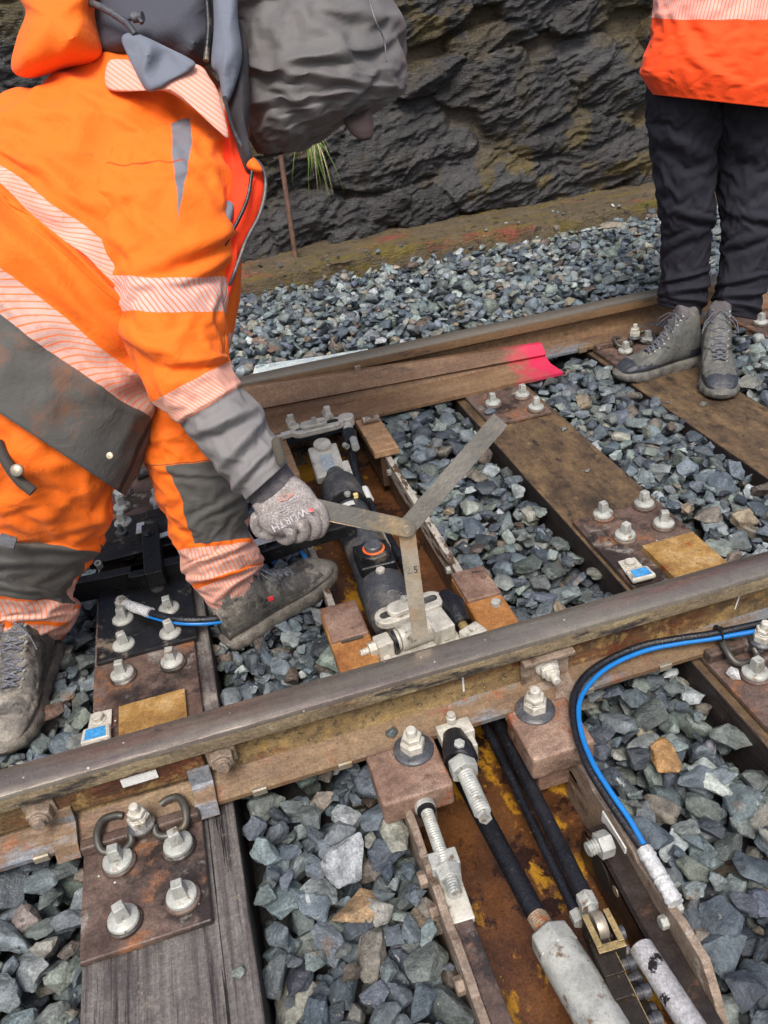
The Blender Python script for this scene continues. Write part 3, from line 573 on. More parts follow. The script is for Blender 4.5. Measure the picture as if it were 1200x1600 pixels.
pl3 = obj('base_plate', MB().box2((-.46, .99, ZS+.002), (-.2, 1.42, ZP+.002)), 'plate', s0, bevel=.003)
for u, v in ((190, 766), (190, 790), (192, 815), (247, 778), (249, 800), (262, 760)): p = on(u, v, ZP+.014); screw((p[0], p[1], ZP), pl3)
mb = MB(); p = on(212, 742, ZP+.02); mb.tube([p, p+np.array([.07, .02, 0])], .016, 14); obj('dark_roller', mb, 'darkgrey', pl3, smooth=40, bevel=.001)
# --- middle sleeper
s1 = empty('timber_sleeper', (.869, .4, ZS-.17), 'middle brown wooden sleeper under the pink blade end', 'sleeper')
timber(*SLEEP['S1'], -2.0, 1.9, 'wood', s1)
pA = obj('base_plate', MB().box2((.746, -.02, ZS+.002), (.986, .445, ZP)), 'plate', s1, bevel=.003)
for x, y in ((.824, .436), (.94, .434), (.936, .338), (.826, .333)): screw((x, y-.01, ZP), pA)
obj('slide_pad', MB().box2((.835, .05, ZP), (.972, .262, ZP+.016)), 'yellow', pA, bevel=.001)
sensor_bracket(.775, .195, pA, -.03, 1.0)
pB = obj('base_plate', MB().box2((.765, 1.03, ZS+.002), (.975, 1.42, ZP)), 'plate', s1, bevel=.003)
for x, y in ((.824, 1.165), (.934, 1.175), (.934, 1.068)): screw((x, y-.01, ZP), pB)
pC = obj('base_plate', MB().box2((.755, -.30, ZS+.002), (.99, -.045, ZP)), 'plate', s1, bevel=.003)
p = on(1180, 1050, ZP+.01); screw((p[0], p[1], ZP), pC); screw((p[0]+.11, p[1], ZP), pC); screw((p[0], p[1]-.1, ZP), pC); screw((p[0]+.11, p[1]-.1, ZP), pC)
obj('plate_rib', MB().box2((.755, -.118, ZP), (.99, -.096, ZP+.024)), 'plate', pC, bevel=.004)
pn = on(1182, 985, ZP+.035); clip((.862, -.128, ZP+.006), pC)
# --- right sleeper
s2 = empty('timber_sleeper', (1.444, .6, ZS-.17), 'right brown wooden sleeper on which the standing person stands', 'sleeper')
timber(*SLEEP['S2'], -2.0, 1.9, 'wood', s2)
pD = obj('base_plate', MB().box2((1.33, 1.20, ZS+.002), (1.56, 1.42, ZP)), 'plate', s2, bevel=.003)
for u, v in ((977, 547), (1012, 530)): p = on(u, v, ZP+.012); screw((p[0], p[1], ZP), pD)
clip((on(982, 512, ZP+.05)[0], 1.372, ZP), pD)
obj('plate_rib', MB().box2((1.33, 1.385, ZP), (1.56, 1.403, ZP+.02)), 'plate', pD, bevel=.003)
pE = obj('base_plate', MB().box2((1.33, -.28, ZS+.002), (1.56, .2, ZP)), 'plate', s2, bevel=.003)
for x, y in ((1.39, -.15), (1.5, -.15), (1.39, -.25), (1.5, -.25)): screw((x, y, ZP), pE)
for nm, lab, g in (('S3', 'far right weathered sleeper with rusty plate behind the standing person', 0), ('Sm1', 'leftmost wooden sleeper half hidden behind the bending worker', 0)):
    a, b = SLEEP[nm]; s3 = empty('timber_sleeper', ((a+b)/2, .6, ZS-.17), lab, 'sleeper'); timber(a, b, -2.0, 1.9, 'wood', s3)
    q = obj('base_plate', MB().box2((a+.015, 1.1, ZS+.002), (b-.02, 1.42, ZP)), 'plate', s3, bevel=.003)
    for x, y in ((a+.07, 1.19), (b-.07, 1.19), (a+.07, 1.3), (b-.07, 1.3)): screw((x, y, ZP), q)
    q = obj('base_plate', MB().box2((a+.015, -.3, ZS+.002), (b-.02, .3, ZP)), 'plate', s3, bevel=.003)
    for x, y in ((a+.07, -.15), (b-.07, -.15), (a+.07, .2), (b-.07, .2)): screw((x, y, ZP), q)
bpy.data.objects.remove(proto_screw)
# ================================================================== things bolted to the near rail (parts of it)
YF = -.0335-.0082
mb = MB(); a = ony(0, 1262, YF-.01); b_ = ony(300, 1150, YF-.01)
wp = MB(); wp.box2((-1.0, YF-.014, -.104), (-.235, YF+.0, -.052)); web = obj('web_plate', wp, 'rail', near, bevel=.003)
for u, v in ((62, 1275), (347, 1188), (-80, 1320)):
    p = ony(u, v, YF-.03); mb = MB(); yy = YF-.014; mb.box((p[0], yy-.002, p[2]+.004), (.052, .005, .05)); mb.hexa((p[0], yy-.004, p[2]), (p[0], yy-.024, p[2]), .0225); mb._lathe(np.array((p[0], yy-.024, p[2])), np.array([0, -1.0, 0]), [(0, 0), (.016, 0), (.016, .004), (.011, .005), (.011, .014), (0, .014)], 20)
    obj('fishplate_bolt', mb, 'tplate', web if u != 347 else web, bevel=.0012, smooth=35)
mb = MB(); c = ony(218, 1216, YF-.016); mb.box((c[0], YF-.0165, c[2]), (.062, .003, .019)); obj('maker_plate', mb, 'white', web)
def angle_clip(u, v, w=.040):
    p = ony(u, v, YF-.03); x = p[0]; mb = MB(); pf = [(YF-.014, -.082), (YF-.019, -.082), (YF-.026, -.112), (-.102, -.128), (-.115, -.150), (-.110, -.152), (-.097, -.133), (YF-.02, -.121)]
    mb.prism([(x-w/2, y, z) for y, z in pf], (w, 0, 0)); obj('spring_strap', mb, 'railfoot', near, bevel=.001)
angle_clip(100, 1292); angle_clip(318, 1232)
for u, v in ((64, 1339), (405, 1231), (538, 1190), (1038, 1038), (915, 1073)):
    p = on(u, v, -.14); mb = MB(); pf = [(-.085, -.1375), (-.0975, -.1365), (-.0995, -.139), (-.0995, -.151), (-.085, -.151), (-.085, -.1485), (-.097, -.1485)]
    mb.prism([(p[0]-.013, y, z) for y, z in pf[:4]+[(-.097, -.151), (-.097, -.139), (-.085, -.1345)][:2]], (.026, 0, 0)); obj('foot_clip', mb, 'steel', near, bevel=.0005)
p = ony(905/1, 541, 1.37)
q = on(903, 541, -.138); obj('foot_clip', MB().box((q[0], 1.402, -.139), (.03, .014, .02)), 'steel', far, bevel=.001)
# bracket with bolt on the web, by the cable
bk = empty('web_bracket', (.385, YF-.02, -.148), 'tan steel bracket with a bolt standing against the near rail web', 'bracket')
p0 = ony(820, 1015, YF-.022); p1 = ony(888, 1010, YF-.022); x0, x1 = p0[0]-.004, p1[0]+.006
mb = MB(); mb.prism([(x0, YF-.006, -.125), (x1, YF-.006, -.125), (x1, YF-.006, -.056), (x0, YF-.006, -.056)], (0, -.008, 0)); mb.box2((x0-.002, YF-.034, -.058), (x1+.004, YF-.006, -.050))
mb.prism([(x0+.008, YF-.012, -.122), (x1, YF-.012, -.122), (x1+.004, YF-.070, -.143), (x0+.020, YF-.062, -.143)], (0, 0, -.006)); obj('bent_plate', mb, 'tplate', bk, bevel=.0015)
c = ony(862, 1045, YF-.03); nut_stack('hex_nut', (c[0]-.004, YF-.014, -.086), bk, .020, .024, ('castw', 'castw'), (0, -1, 0), .8)
# chalk marks on the web
mk = MB(); a = ony(722, 1048, YF-.001); b_ = ony(725, 1083, YF-.001); mk.box(((a[0]+b_[0])/2, YF-.0012, -.085), (.0035, .0012, .040)); obj('chalk_mark', mk, 'white', near)
a = ony(1151, 945, YF-.001); mk = MB(); mk.box((a[0], YF-.0012, -.083), (.003, .0012, .035), np.array(Matrix.Rotation(.15, 3, 'Y'))); obj('chalk_mark', mk, 'white', near)
# ================================================================== steel trough sleeper
tr = empty('steel_trough', (.25, .4, -.33), 'rusty open steel trough sleeper holding the rods and locking gear', 'trough sleeper')
TX0, TX1, TF = .097, .409, -.300
fl = MB(); n1, n2 = 12, 60; V = [(x, y, TF+.004*(float(vn(np.array([x*12, y*9, 0.])))-.5)) for y in np.linspace(-1.3, 1.5, n2) for x in np.linspace(TX0-.01, TX1+.01, n1)]
fl.add(V, [(j*n1+i, j*n1+i+1, (j+1)*n1+i+1, (j+1)*n1+i) for j in range(n2-1) for i in range(n1-1)]); obj('trough_floor', fl, 'floor', tr, smooth=180)
def wall_plate(name, x, prof, th, m, mats2=None):
    """prof: (y, ztop) outline; bottom at floor"""
    pts = [(x, y, z) for y, z in prof]; pts += [(x, prof[-1][0], TF-.01), (x, prof[0][0], TF-.01)]
    mb = MB(); mb.prism(pts, (th, 0, 0)); return obj(name, mb, m, tr, bevel=.0015)
# far halves: brown walls with a strip of peeled white plate on top
wall_plate('side_wall', TX1, [(.0, -.17), (1.42, -.17)], .010, 'brownw'); wall_plate('side_wall', TX0-.010, [(.0, -.172), (1.42, -.172)], .010, 'brownw')
ws = MB(); ws.prism([(TX1-.006, .33, -.163), (TX1-.006, 1.02, -.163), (TX1-.006, 1.02, -.218), (TX1-.006, .55, -.222), (TX1-.006, .33, -.215)], (.018, 0, 0)); wpl = obj('peeled_strip', ws, 'peel', tr, bevel=.001)
for u, v in ((613, 737), (703, 890)): p = on(u, v, -.19); mb = MB(); mb.hexa((TX1-.006, p[1], -.19), (TX1-.018, p[1], -.19), .011); obj('side_bolt', mb, 'galv', wpl, bevel=.001)
ws = MB(); ws.prism([(TX0-.016, .30, -.166), (TX0-.016, .98, -.166), (TX0-.016, .98, -.22), (TX0-.016, .30, -.22)], (.016, 0, 0)); obj('peeled_strip', ws, 'peel', tr, bevel=.001)
# near halves: flame-cut notched plates
ln = [(-.205, -.168), (-.235, -.160), (-.262, -.160), (-.30, -.170), (-.325, -.162), (-.345, -.166), (-.365, -.158), (-.40, -.172), (-.435, -.170), (-.455, -.160), (-.52, -.165), (-.535, -.172), (-.62, -.172), (-.75, -.172), (-1.25, -.172)]
lp = wall_plate('notched_plate', TX0-.014, ln, .014, 'tplate')
for (y, z) in ((-.33, -.19), (-.385, -.195), (-.50, -.20)):
    mb = MB(); mb.hexa((TX0-.014, y, z), (TX0-.028, y, z), .014); obj('side_bolt', mb, 'tplate', lp, bevel=.001)
rn = [(-.19, -.185), (-.205, -.165), (-.27, -.163), (-.285, -.172), (-.335, -.168), (-.345, -.158), (-.42, -.164), (-.43, -.172), (-.50, -.166), (-.54, -.158), (-.60, -.160), (-.635, -.20), (-.66, -.24), (-1.25, -.26)]
rp = wall_plate('notched_plate', TX1, rn, .014, 'tplate')
mb = MB(); mb.prism([(TX1-.0035, -.325, -.176), (TX1-.0035, -.40, -.176), (TX1-.0035, -.40, -.202), (TX1-.0035, -.325, -.202)], (.003, 0, 0)); obj('maker_plate', mb, 'white', rp)
mb = MB(); mb.box2((TX1-.003, -.232, -.165), (TX1, -.205, -.215)); obj('black_tab', mb, 'black', rp)
for (u, v) in ((1040, 1437),): p = on(u, v, -.19); mb = MB(); mb.hexa((TX1, p[1], -.195), (TX1-.012, p[1], -.195), .011); mb.hexa((TX1+.014, p[1]+.01, -.185), (TX1+.03, p[1]+.01, -.185), .012); obj('side_bolt', mb, 'galv', rp, bevel=.001)
# supporting blocks under the near rail
def sup(name, x0, x1, y0, y1, z0, z1, m, lab, leg=True):
    r = empty(name, ((x0+x1)/2, (y0+y1)/2, z0), lab, 'rail support'); mb = MB(); mb.box2((x0, y0, z0), (x1, y1, z1)); obj('block_body', mb, m, r, bevel=.006, bseg=3)
    if leg: mb = MB(); mb.box2((x0+.02, y0+.02, z0-.10), (x1-.03, y1-.02, z0+.0005)); obj('block_leg', mb, m, r, bevel=.004)
    return r
sb = sup('support_block', .047, .178, -.213, -.005, -.158, -.128-.020, 'block', 'rusty support block with big nut, left of the white bolted knuckle')
mb = MB(); mb.box2((.047, -.213, -.190), (.178, -.098, -.133)); obj('block_shoulder', mb, 'block', sb, bevel=.006, bseg=3)
c = on(646, 1172, -.133); nut_stack('big_nut', (c[0], c[1], -.133), sb, .024, .038, ('castw', 'darkgrey'))
sb = sup('support_block', .327, .450, -.218, -.005, -.158, -.148, 'block', 'rusty support block with big nut, under the bracket beside the blue cable')
mb = MB(); mb.box2((.327, -.218, -.190), (.450, -.098, -.133)); obj('block_shoulder', mb, 'block', sb, bevel=.006, bseg=3)
c = on(836, 1110, -.133); nut_stack('big_nut', (c[0], c[1], -.133), sb, .024, .038, ('castw', 'darkgrey'))
sb = sup('support_block', .052, .142, .03, .333, -.165, -.132, 'blocko', 'orange rusty support block left of the grey locking cylinder')
mb = MB(); mb.box2((.056, .215, -.135), (.139, .335, -.124)); obj('raised_pad', mb, 'block', sb, bevel=.003)
mb = MB(); mb.box((.10, .211, -.129), (.05, .006, .006)); obj('weld_bead', mb, 'steeld', sb, bevel=.002)
sb = sup('support_block', .372, .458, .03, .333, -.165, -.132, 'blocko', 'orange rusty support block with a small bolt, right of the locking cylinder')
mb = MB(); mb.box2((.374, .225, -.135), (.456, .335, -.124)); obj('raised_pad', mb, 'block', sb, bevel=.003)
c = on(775, 944, -.13); mb = MB(); mb.hexa((c[0], c[1], -.132), (c[0], c[1], -.120), .0125); obj('small_bolt', mb, 'galv', sb, bevel=.001)
place_text('GERMANY', .009, on(751, 893, -.1235), RGT, (0, 0, 1), 'ink', sb, 'stamped_letters'); place_text('O', .016, on(755, 902, -.1235), RGT, (0, 0, 1), 'ink', sb, 'stamped_letters')
def timb(x0, x1, y0, y1, lab):
    r = empty('support_block', ((x0+x1)/2, (y0+y1)/2, -.2), lab, 'rail support'); mb = MB(); mb.box2((x0, y0, -.158), (x1, y1, -.134)); obj('block_body', mb, 'timber', r, bevel=.003)
    mb = MB(); mb.box2((x0+.02, y0+.01, -.27), (x1-.02, y1-.01, -.1575)); obj('block_leg', mb, 'brownw', r, bevel=.003); return r
r = timb(.368, .448, 1.00, 1.24, 'pale orange block at the far rail, right of the white castings')
mb = MB(); mb.tube([(.385, 1.20, -.122), (.44, 1.20, -.122)], .013, 12); obj('roller', mb, 'tplate', r, smooth=40)
timb(.052, .130, .98, 1.24, 'pale orange block at the far rail, left of the white castings, beside the sleeve')
# ================================================================== gear in the near half of the trough
def thing1(name, mb, m, label, cat, **k): return tag(obj(name, mb, m, **k), label, cat)
def threaded(mb, a, b, r, mi=0, pitch=.005, seg=18):
    a = np.array(a, float); b = np.array(b, float); L_ = np.linalg.norm(b-a); n = int(L_/pitch)*2; mb.tube([a+(b-a)*i/n for i in range(n+1)], [r*(1 if i % 2 else .84) for i in range(n+1)], seg, mi)
# left adjusting spindle
t = empty('adjusting_spindle', on(690, 1340, -.2), 'small galvanised threaded spindle with clamp block, inside the left notched plate', 'spindle')
a = on(662, 1255, -.165); b_ = on(712, 1398, -.150); mb = MB(); threaded(mb, a, b_, .0115); obj('threaded_rod', mb, 'galv', t)
d = (b_-a)/np.linalg.norm(b_-a)
mb = MB(); mb.tube([a-d*.03, a+d*.014], .0185, 22); obj('sleeve', mb, 'galv', t, bevel=.001, smooth=40); mb = MB(); mb.tube([a+d*.014, a+d*.020], .0165, 22); obj('seal_ring', mb, 'black', t, smooth=40)
c = on(694, 1347, -.158); Rz = rotz(math.atan2(d[1], d[0])-math.pi/2); obj('clamp_block', MB().box(c-np.array([0, 0, .006]), (.048, .030, .036), Rz), 'galv', t, bevel=.002)
c = on(701, 1366, -.158); mb = MB(); mb.tube([c-d*.012, c-d*.008, c+d*.014], [.022, .023, .021], 6); obj('lock_nut', mb, 'galv', t, bevel=.0015)
c = on(708, 1408, -.185); obj('foot_plate', MB().box(c, (.048, .078, .014), Rz), 'castw', t, bevel=.002)
c = on(722, 1455, -.2); obj('rusty_web', MB().box((TX0+.016, c[1]-.09, -.222), (.03, .24, .085)), 'plate', t, bevel=.002)
# middle knuckle with threaded stud
t = empty('knuckle_joint', on(712, 1160, -.2), 'white block with black knuckle and thick threaded stud, under the near rail foot', 'knuckle joint')
c = on(708, 1137, -.125); obj('mount_block', MB().box(c-np.array([-.002, .004, .010]), (.066, .036, .026), rotz(.02)), 'castw', t, bevel=.002)
obj('mount_cheek', MB().box(c+np.array([.026, -.022, -.036]), (.012, .045, .05)), 'castw', t, bevel=.003)
c2 = on(705, 1122, -.110); mb = MB(); mb._lathe(c2-np.array([0, 0, .006]), np.array([0, 0, 1.0]), [(0, 0), (.0095, 0), (.0095, .010), (.0075, .012), (.0075, .018), (0, .019)], 18); obj('cap_bolt', mb, 'castw', t, smooth=40)
A = on(708, 1148, -.128); Bq = on(724, 1200, -.128); Cq = on(757, 1276, -.128); d = (Cq-Bq)/np.linalg.norm(Cq-Bq)
mb = MB(); mb.tube([A, A+(Bq-A)*.45, A+(Bq-A)*.8, Bq-d*.012], [.020, .029, .031, .028], 24); obj('rubber_boot', mb, 'hose', t, smooth=50)
c3 = on(718, 1163, -.098); mb = MB(); mb.hexa(c3-np.array([0, 0, .006]), c3+np.array([0, 0, .006]), .0105); obj('grease_nut', mb, 'galv', t, bevel=.001)
mb = MB(); mb.tube([Bq-d*.014, Bq+d*.012], .027, 6); obj('lock_nut', mb, 'galv', t, bevel=.002)
mb = MB(); threaded(mb, Bq+d*.012, Cq-d*.006, .0155, pitch=.0052); mb.tube([Cq-d*.006, Cq+d*.008], .011, 4); obj('threaded_stud', mb, 'galv', t)
# long black rod with turnbuckle tube
t = empty('drive_rod', on(850, 1450, -.25), 'long black drive rod ending in a thick pale galvanised tube at the bottom edge', 'rod')
a = on(733, 1235, -.215); b_ = on(838, 1430, -.205); e_ = on(990, 1680, -.19); mb = MB(); a0 = a+(a-b_)/np.linalg.norm(a-b_)*.30
mb.tube([a0+(b_-a0)*k/12 for k in range(13)], .0170, 20); obj('rod_bar', mb, 'hose', t, smooth=50)
c = on(862, 1468, -.205); d = (e_-b_)/np.linalg.norm(e_-b_); mb = MB(); threaded(mb, b_-d*.006, c, .0165, pitch=.0036); M['rustgalv'] = mat('rust tinged thread', [lin(140, 124, 104), lin(168, 158, 140)], 20, (.4, .6), .2, .2, layers=[(lin(170, 90, 40), 14, .52, .62)]); obj('rod_thread', mb, 'rustgalv', t)
mb = MB(); mb.tube([c-d*.012, c-d*.008, c+d*.024], [.031, .034, .036], 6); obj('hex_nut', mb, 'galv', t, bevel=.002)
mb = MB(); mb.tube([c+d*.022+(e_-c)*k/10 for k in range(11)], [.0335]+[.035]*10, 30); obj('turnbuckle_tube', mb, 'galv', t, smooth=50)
# pair of black detector rods with clevis
t = empty('detector_rods', on(880, 1350, -.25), 'pair of slim wet black rods ending in a brass edged clevis', 'rod pair')
a = on(780, 1130, -.215); b_ = on(914, 1402, -.180); mb = MB(); a0 = a+(a-b_)/np.linalg.norm(a-b_)*.25; mb.tube([a0+(b_-a0)*k/12 for k in range(13)], .0135, 18); obj('thick_rod', mb, 'hose', t, smooth=50)
d = (b_-a)/np.linalg.norm(b_-a); mb = MB(); mb.tube([b_-d*.004, b_+d*.020], .0155, 6); mb.tube([b_+d*.02, b_+d*.034], .0085, 16); obj('lock_nut', mb, 'galv', t, bevel=.001, smooth=35)
a2 = on(762, 1140, -.23); b2 = on(902, 1430, -.205); a20 = a2+(a2-b2)/np.linalg.norm(a2-b2)*.25; mb = MB(); mb.tube([a20+(b2-a20)*k/12 for k in range(13)], .0095, 16); obj('thin_rod', mb, 'hose', t, smooth=50)
mb = MB(); d2 = (b2-a2)/np.linalg.norm(b2-a2); mb.tube([b2-d2*.006, b2+d2*.014], .013, 6); obj('lock_nut', mb, 'galv', t, bevel=.001)
# rod end eye
ec = b_+d*.050; sx = np.cross(d, [0, 0, 1.0]); sx /= np.linalg.norm(sx); up = np.cross(sx, d)
mb = MB(); mb._lathe(ec-sx*.008, sx, [(.008, 0), (.0205, 0), (.0215, .003), (.0215, .013), (.0205, .016), (.008, .016)], 28); obj('rod_eye', mb, 'steel', t, smooth=40)
def ob(c, size, m='brass', mats=None, nm='clevis_plate', bv=.001): return obj(nm, MB().box(c, size, np.stack([sx, d, up], 1)), m, t, bevel=bv)
for s_1 in (-1, 1):
    ck = ob(ec+sx*.017*s_1+d*.012-up*.010, (.009, .052, .048)); ob(ec+sx*.017*s_1+d*.012+up*.0145, (.0095, .0525, .0015), 'brassedge', nm='bare_edge')
ob(ec+d*.040-up*.012, (.0425, .012, .046)); ob(ec+d*.040+up*.0115, (.043, .0122, .0015), 'brassedge', nm='bare_edge')
pts = [ec+d*.038+sx*.010-up*.004, ec+d*.060+sx*.012-up*.006, ec+d*.10+sx*.010-up*.012, ec+d*.150+sx*.008-up*.022]
for i in range(3): ob((pts[i]+pts[i+1])/2, (.030, .052, .018), 'brass', nm='link_arm'); ob((pts[i]+pts[i+1])/2-sx*.0152+up*.0005, (.0015, .050, .0175), 'brassedge', nm='bare_edge')
ob(pts[2]+(pts[3]-pts[2])*.3-up*.03-sx*.02, (.032, .09, .016), 'brass', nm='link_arm')
for k, (al, dn, sd_) in enumerate(((.050, .026, -.022), (.062, .046, -.026), (.094, .024, -.022), (.108, .048, -.024), (.012, .012, -.024), (.030, .030, -.024), (.13, .03, -.02))):
    c = ec+d*al-up*dn+sx*sd_; mb = MB(); mb._lathe(c+sx*.012, -sx, [(0, 0), (.0085, 0), (.0085, .010), (.0105, .010), (.0105, .022), (.009, .023), (.006, .023), (.005, .018), (0, .018)], 20)
    obj('socket_bolt', mb, 'darkgrey', t, smooth=40)
# pale painted cylinder beside the link
a = on(1000, 1478, -.185); b_ = on(1105, 1640, -.17); d = (b_-a)/np.linalg.norm(b_-a); mb = MB(); mb.tube([a, a+d*.003, a+d*.2], [.015, .0185, .0185], 24)
M['chip'] = mat('chipped white paint', [lin(160, 158, 158), lin(196, 194, 194)], 14, (.25, .45), .3, .3, layers=[(lin(40, 34, 34), 14, .58, .60), (lin(130, 110, 90), 26, .6, .7)])
thing1('painted_cylinder', mb, 'chip', 'chipped white painted round bar at the bottom edge beside the clevis', 'cylinder', smooth=40)
# brown bracket with holes
t = empty('hole_bracket', (.36, -.45, -.28), 'dark brown curved bracket with round holes bolted inside the right notched plate', 'bracket')
P0 = [(-.325, -.205), (-.335, -.186), (-.375, -.178), (-.415, -.182), (-.47, -.19), (-.62, -.20), (-.95, -.21), (-.95, -.27), (-.325, -.275)]
mb = MB(); mb.prism([(.368, y, z-.01) for y, z in P0], (.008, 0, 0)); mb.prism([(.368, y, z-.01) for y, z in P0[1:7]]+[(.368, y, z-.018) for y, z in P0[6:0:-1]], (.040, 0, 0)); M['crank'] = mat('dark greasy steel', [lin(34, 28, 26), lin(56, 46, 40)], 12, (.25, .5), .2, .3, layers=[(lin(104, 74, 56), 12, .58, .68)]); obj('bracket_web', mb, 'crank', t, bevel=.001)
M['hole'] = mat('dark hole', [(.01, .008, .006)], 5, (.7, .8), 0, 0)
for (y, z, r) in ((-.352, -.210, .009), (-.44, -.215, .009)):
    mb = MB(); mb._lathe(np.array((.3682, y, z)), np.array([-1.0, 0, 0]), [(0, 0), (r, 0), (r, .0012), (0, .0012)], 20); obj('bolt_hole', mb, 'steel', t)
mb = MB(); mb.tube([(.3685, -.395, -.232), (.3665, -.395, -.232)], .030, 28, sq=1.0); obj('oval_opening', mb, 'hole', t)
c = on(935, 1322, -.165); mb = MB(); threaded(mb, c+np.array([.02, .003, 0]), c-np.array([.020, 0, 0]), .0125); mb.hexa(c+np.array([-.002, 0, 0]), c+np.array([.022, 0, 0]), .0215); obj('hex_nut', mb, 'galv', t, smooth=35)
# ================================================================== cable with blue hose
t = empty('cable_loop', on(900, 1100, -.15), 'black cable and bright blue hose looping down from the near rail', 'cable')
cp = [(1260, 962, -.095), (1200, 972, -.095), (1115, 990, -.095), (1060, 998, -.095), (1000, 1010, -.10), (945, 1034, -.105), (910, 1062, -.105), (895, 1098, -.105), (900, 1145, -.11), (918, 1195, -.115), (945, 1240, -.125), (975, 1285, -.135), (1008, 1332, -.145)]
bl = [(1260, 976, -.1), (1200, 985, -.1), (1120, 999, -.105), (1060, 1008, -.105), (1005, 1020, -.108), (955, 1042, -.11), (923, 1069, -.108), (905, 1102, -.105), (908, 1146, -.105), (926, 1194, -.11), (953, 1238, -.12), (983, 1282, -.13), (1006, 1322, -.14)]
mb = MB(); mb.tube(spline([on(*q) for q in cp], 10), .0075, 16); obj('black_cable', mb, 'hose', t, smooth=60)
mb = MB(); mb.tube(spline([on(*q)+np.array([0, 0, .004]) for q in bl], 10), .0047, 14); obj('blue_hose', mb, 'blue', t, smooth=60)
a, b_ = on(1006, 1326, -.14), on(1056, 1412, -.150); mb = MB(); n = 26; mb.tube([a+(b_-a)*i/n for i in range(n+1)], [.0115+.0018*random.random()+(.002 if i in (4, 15, 24) else 0) for i in range(n+1)], 16); obj('wrapped_connector', mb, 'whitewrap', t, smooth=60)
c = on(1122, 990, -.10); mb = MB(); n = 20; mb.tube([c+np.array([0, math.cos(k/n*2*math.pi)*.0125, math.sin(k/n*2*math.pi)*.0145]) for k in range(n+1)], .0022, 8, sq=2.2); mb.box(c+np.array([0, -.004, .015]), (.010, .008, .008)); obj('cable_tie', mb, 'black', t)
# ================================================================== locking gear in the far half
def frame_from(a, b):
    d = (b-a)/np.linalg.norm(b-a); s = np.cross(d, [0, 0, 1.0]); s /= np.linalg.norm(s); return d, s, np.cross(s, d)
lg = empty('locking_cylinder', on(600, 900, -.27), 'grey blue locking cylinder with round black cap and orange ring', 'cylinder')
A = on(522, 742, -.175); B_ = on(618, 968, -.165); d, sx, up = frame_from(A, B_)
def along(t): return A+(B_-A)*t
LL = np.linalg.norm(B_-A)
def tf(u, v, z): return float((on(u, v, z)-A) @ d)/LL
mb = MB(); mb.tube([along(q) for q in (-.04, .0, .03, .07, .072)], [.034, .035, .040, .042, .030], 28); obj('bellows_collar', mb, 'darkgrey', lg, smooth=40)
mb = MB(); mb.tube([along(.06), along(.09)], .038, 28); obj('black_ring', mb, 'black', lg, smooth=40)
mb = MB(); mb.tube([along(q) for q in (.09, .11, .15, .24, .28)], [.045, .056, .060, .060, .060], 36); obj('head_drum', mb, 'darkgrey', lg, smooth=40, bevel=.001)
mb = MB(); mb.tube([along(q) for q in (.30, .32, .335)], [.0615, .0625, .0615], 36); obj('drum_band', mb, 'black', lg, smooth=40)
mb = MB(); mb.tube([along(q) for q in (.32, .55, .80)], [.052, .053, .054], 36); obj('cylinder_tube', mb, 'darkgrey', lg, smooth=40)
mb = MB(); mb.tube([along(q) for q in (.79, .82, .98, 1.0, 1.01)], [.054, .060, .060, .056, .040], 36); obj('end_drum', mb, 'darkgrey', lg, smooth=40)
mb = MB(); tc_ = tf(585, 858, -.085); c = along(tc_)+up*.046; R = np.stack([sx, d, up], 1); mb.box(c, (.088, .105, .05), R); sbx = obj('cap_box', mb, 'black', lg, bevel=.006, bseg=3)
mb = MB(); mb.box(along(tc_-.14)-sx*.046+up*.040, (.006, .15, .045), R); obj('side_rib', mb, 'steel', sbx, bevel=.001)
c = along(tc_+.01)+up*.071; mb = MB(); mb._lathe(c, up, [(0, 0), (.040, 0), (.0405, .016), (.038, .019), (0, .019)], 36); obj('cap_flange', mb, 'black', sbx, smooth=40)
mb = MB(); mb._lathe(c, up, [(0, .018), (.0275, .018), (.0275, .0205), (.0265, .0215), (0, .0215)], 36); obj('orange_ring', mb, 'orangering', sbx, smooth=40)
mb = MB(); mb._lathe(c, up, [(0, .02), (.0225, .02), (.0225, .030), (.019, .033), (0, .033)], 30); obj('round_cap', mb, 'darkgrey', sbx, smooth=40)
c = along(tf(594, 900, -.12))+up*.050; mb = MB(); mb._lathe(c, up, [(0, 0), (.018, 0), (.018, .005), (0, .005)], 20); mb.hexa(c+up*.004, c+up*.018, .012); obj('top_bolt', mb, 'castw', lg, bevel=.001)
c = along(tf(540, 776, -.115))+up*.058; mb = MB(); mb.hexa(c, c+up*.012, .010); obj('top_bolt', mb, 'galv', lg, bevel=.001)
mb = MB(); mb.box(c-sx*.022-up*.004+d*.002, (.014, .012, .014), R); M['yel'] = mat('yellow cap', [lin(220, 190, 30)], 5, (.4, .5), 0, 0); obj('yellow_cap', mb, 'yel', lg, bevel=.002)
# curved white label on the drum
mb = MB(); cc = along(tf(545, 789, -.115)); V = []; nn = 10
for k in range(nn+1):
    th = -.15+.62*k/nn
    for s_ in (-.5, .5): V.append(cc+d*s_*.022+(up*math.cos(th)+sx*math.sin(th))*.0612)
mb.add(V, [(2*k, 2*k+1, 2*k+3, 2*k+2) for k in range(nn)]); obj('maker_label', mb, 'white', lg, smooth=180)
place_text('OK', .024, along(.97)+up*.0605-sx*.012, RGT-.0*d, up, 'ink', lg, 'pen_mark')
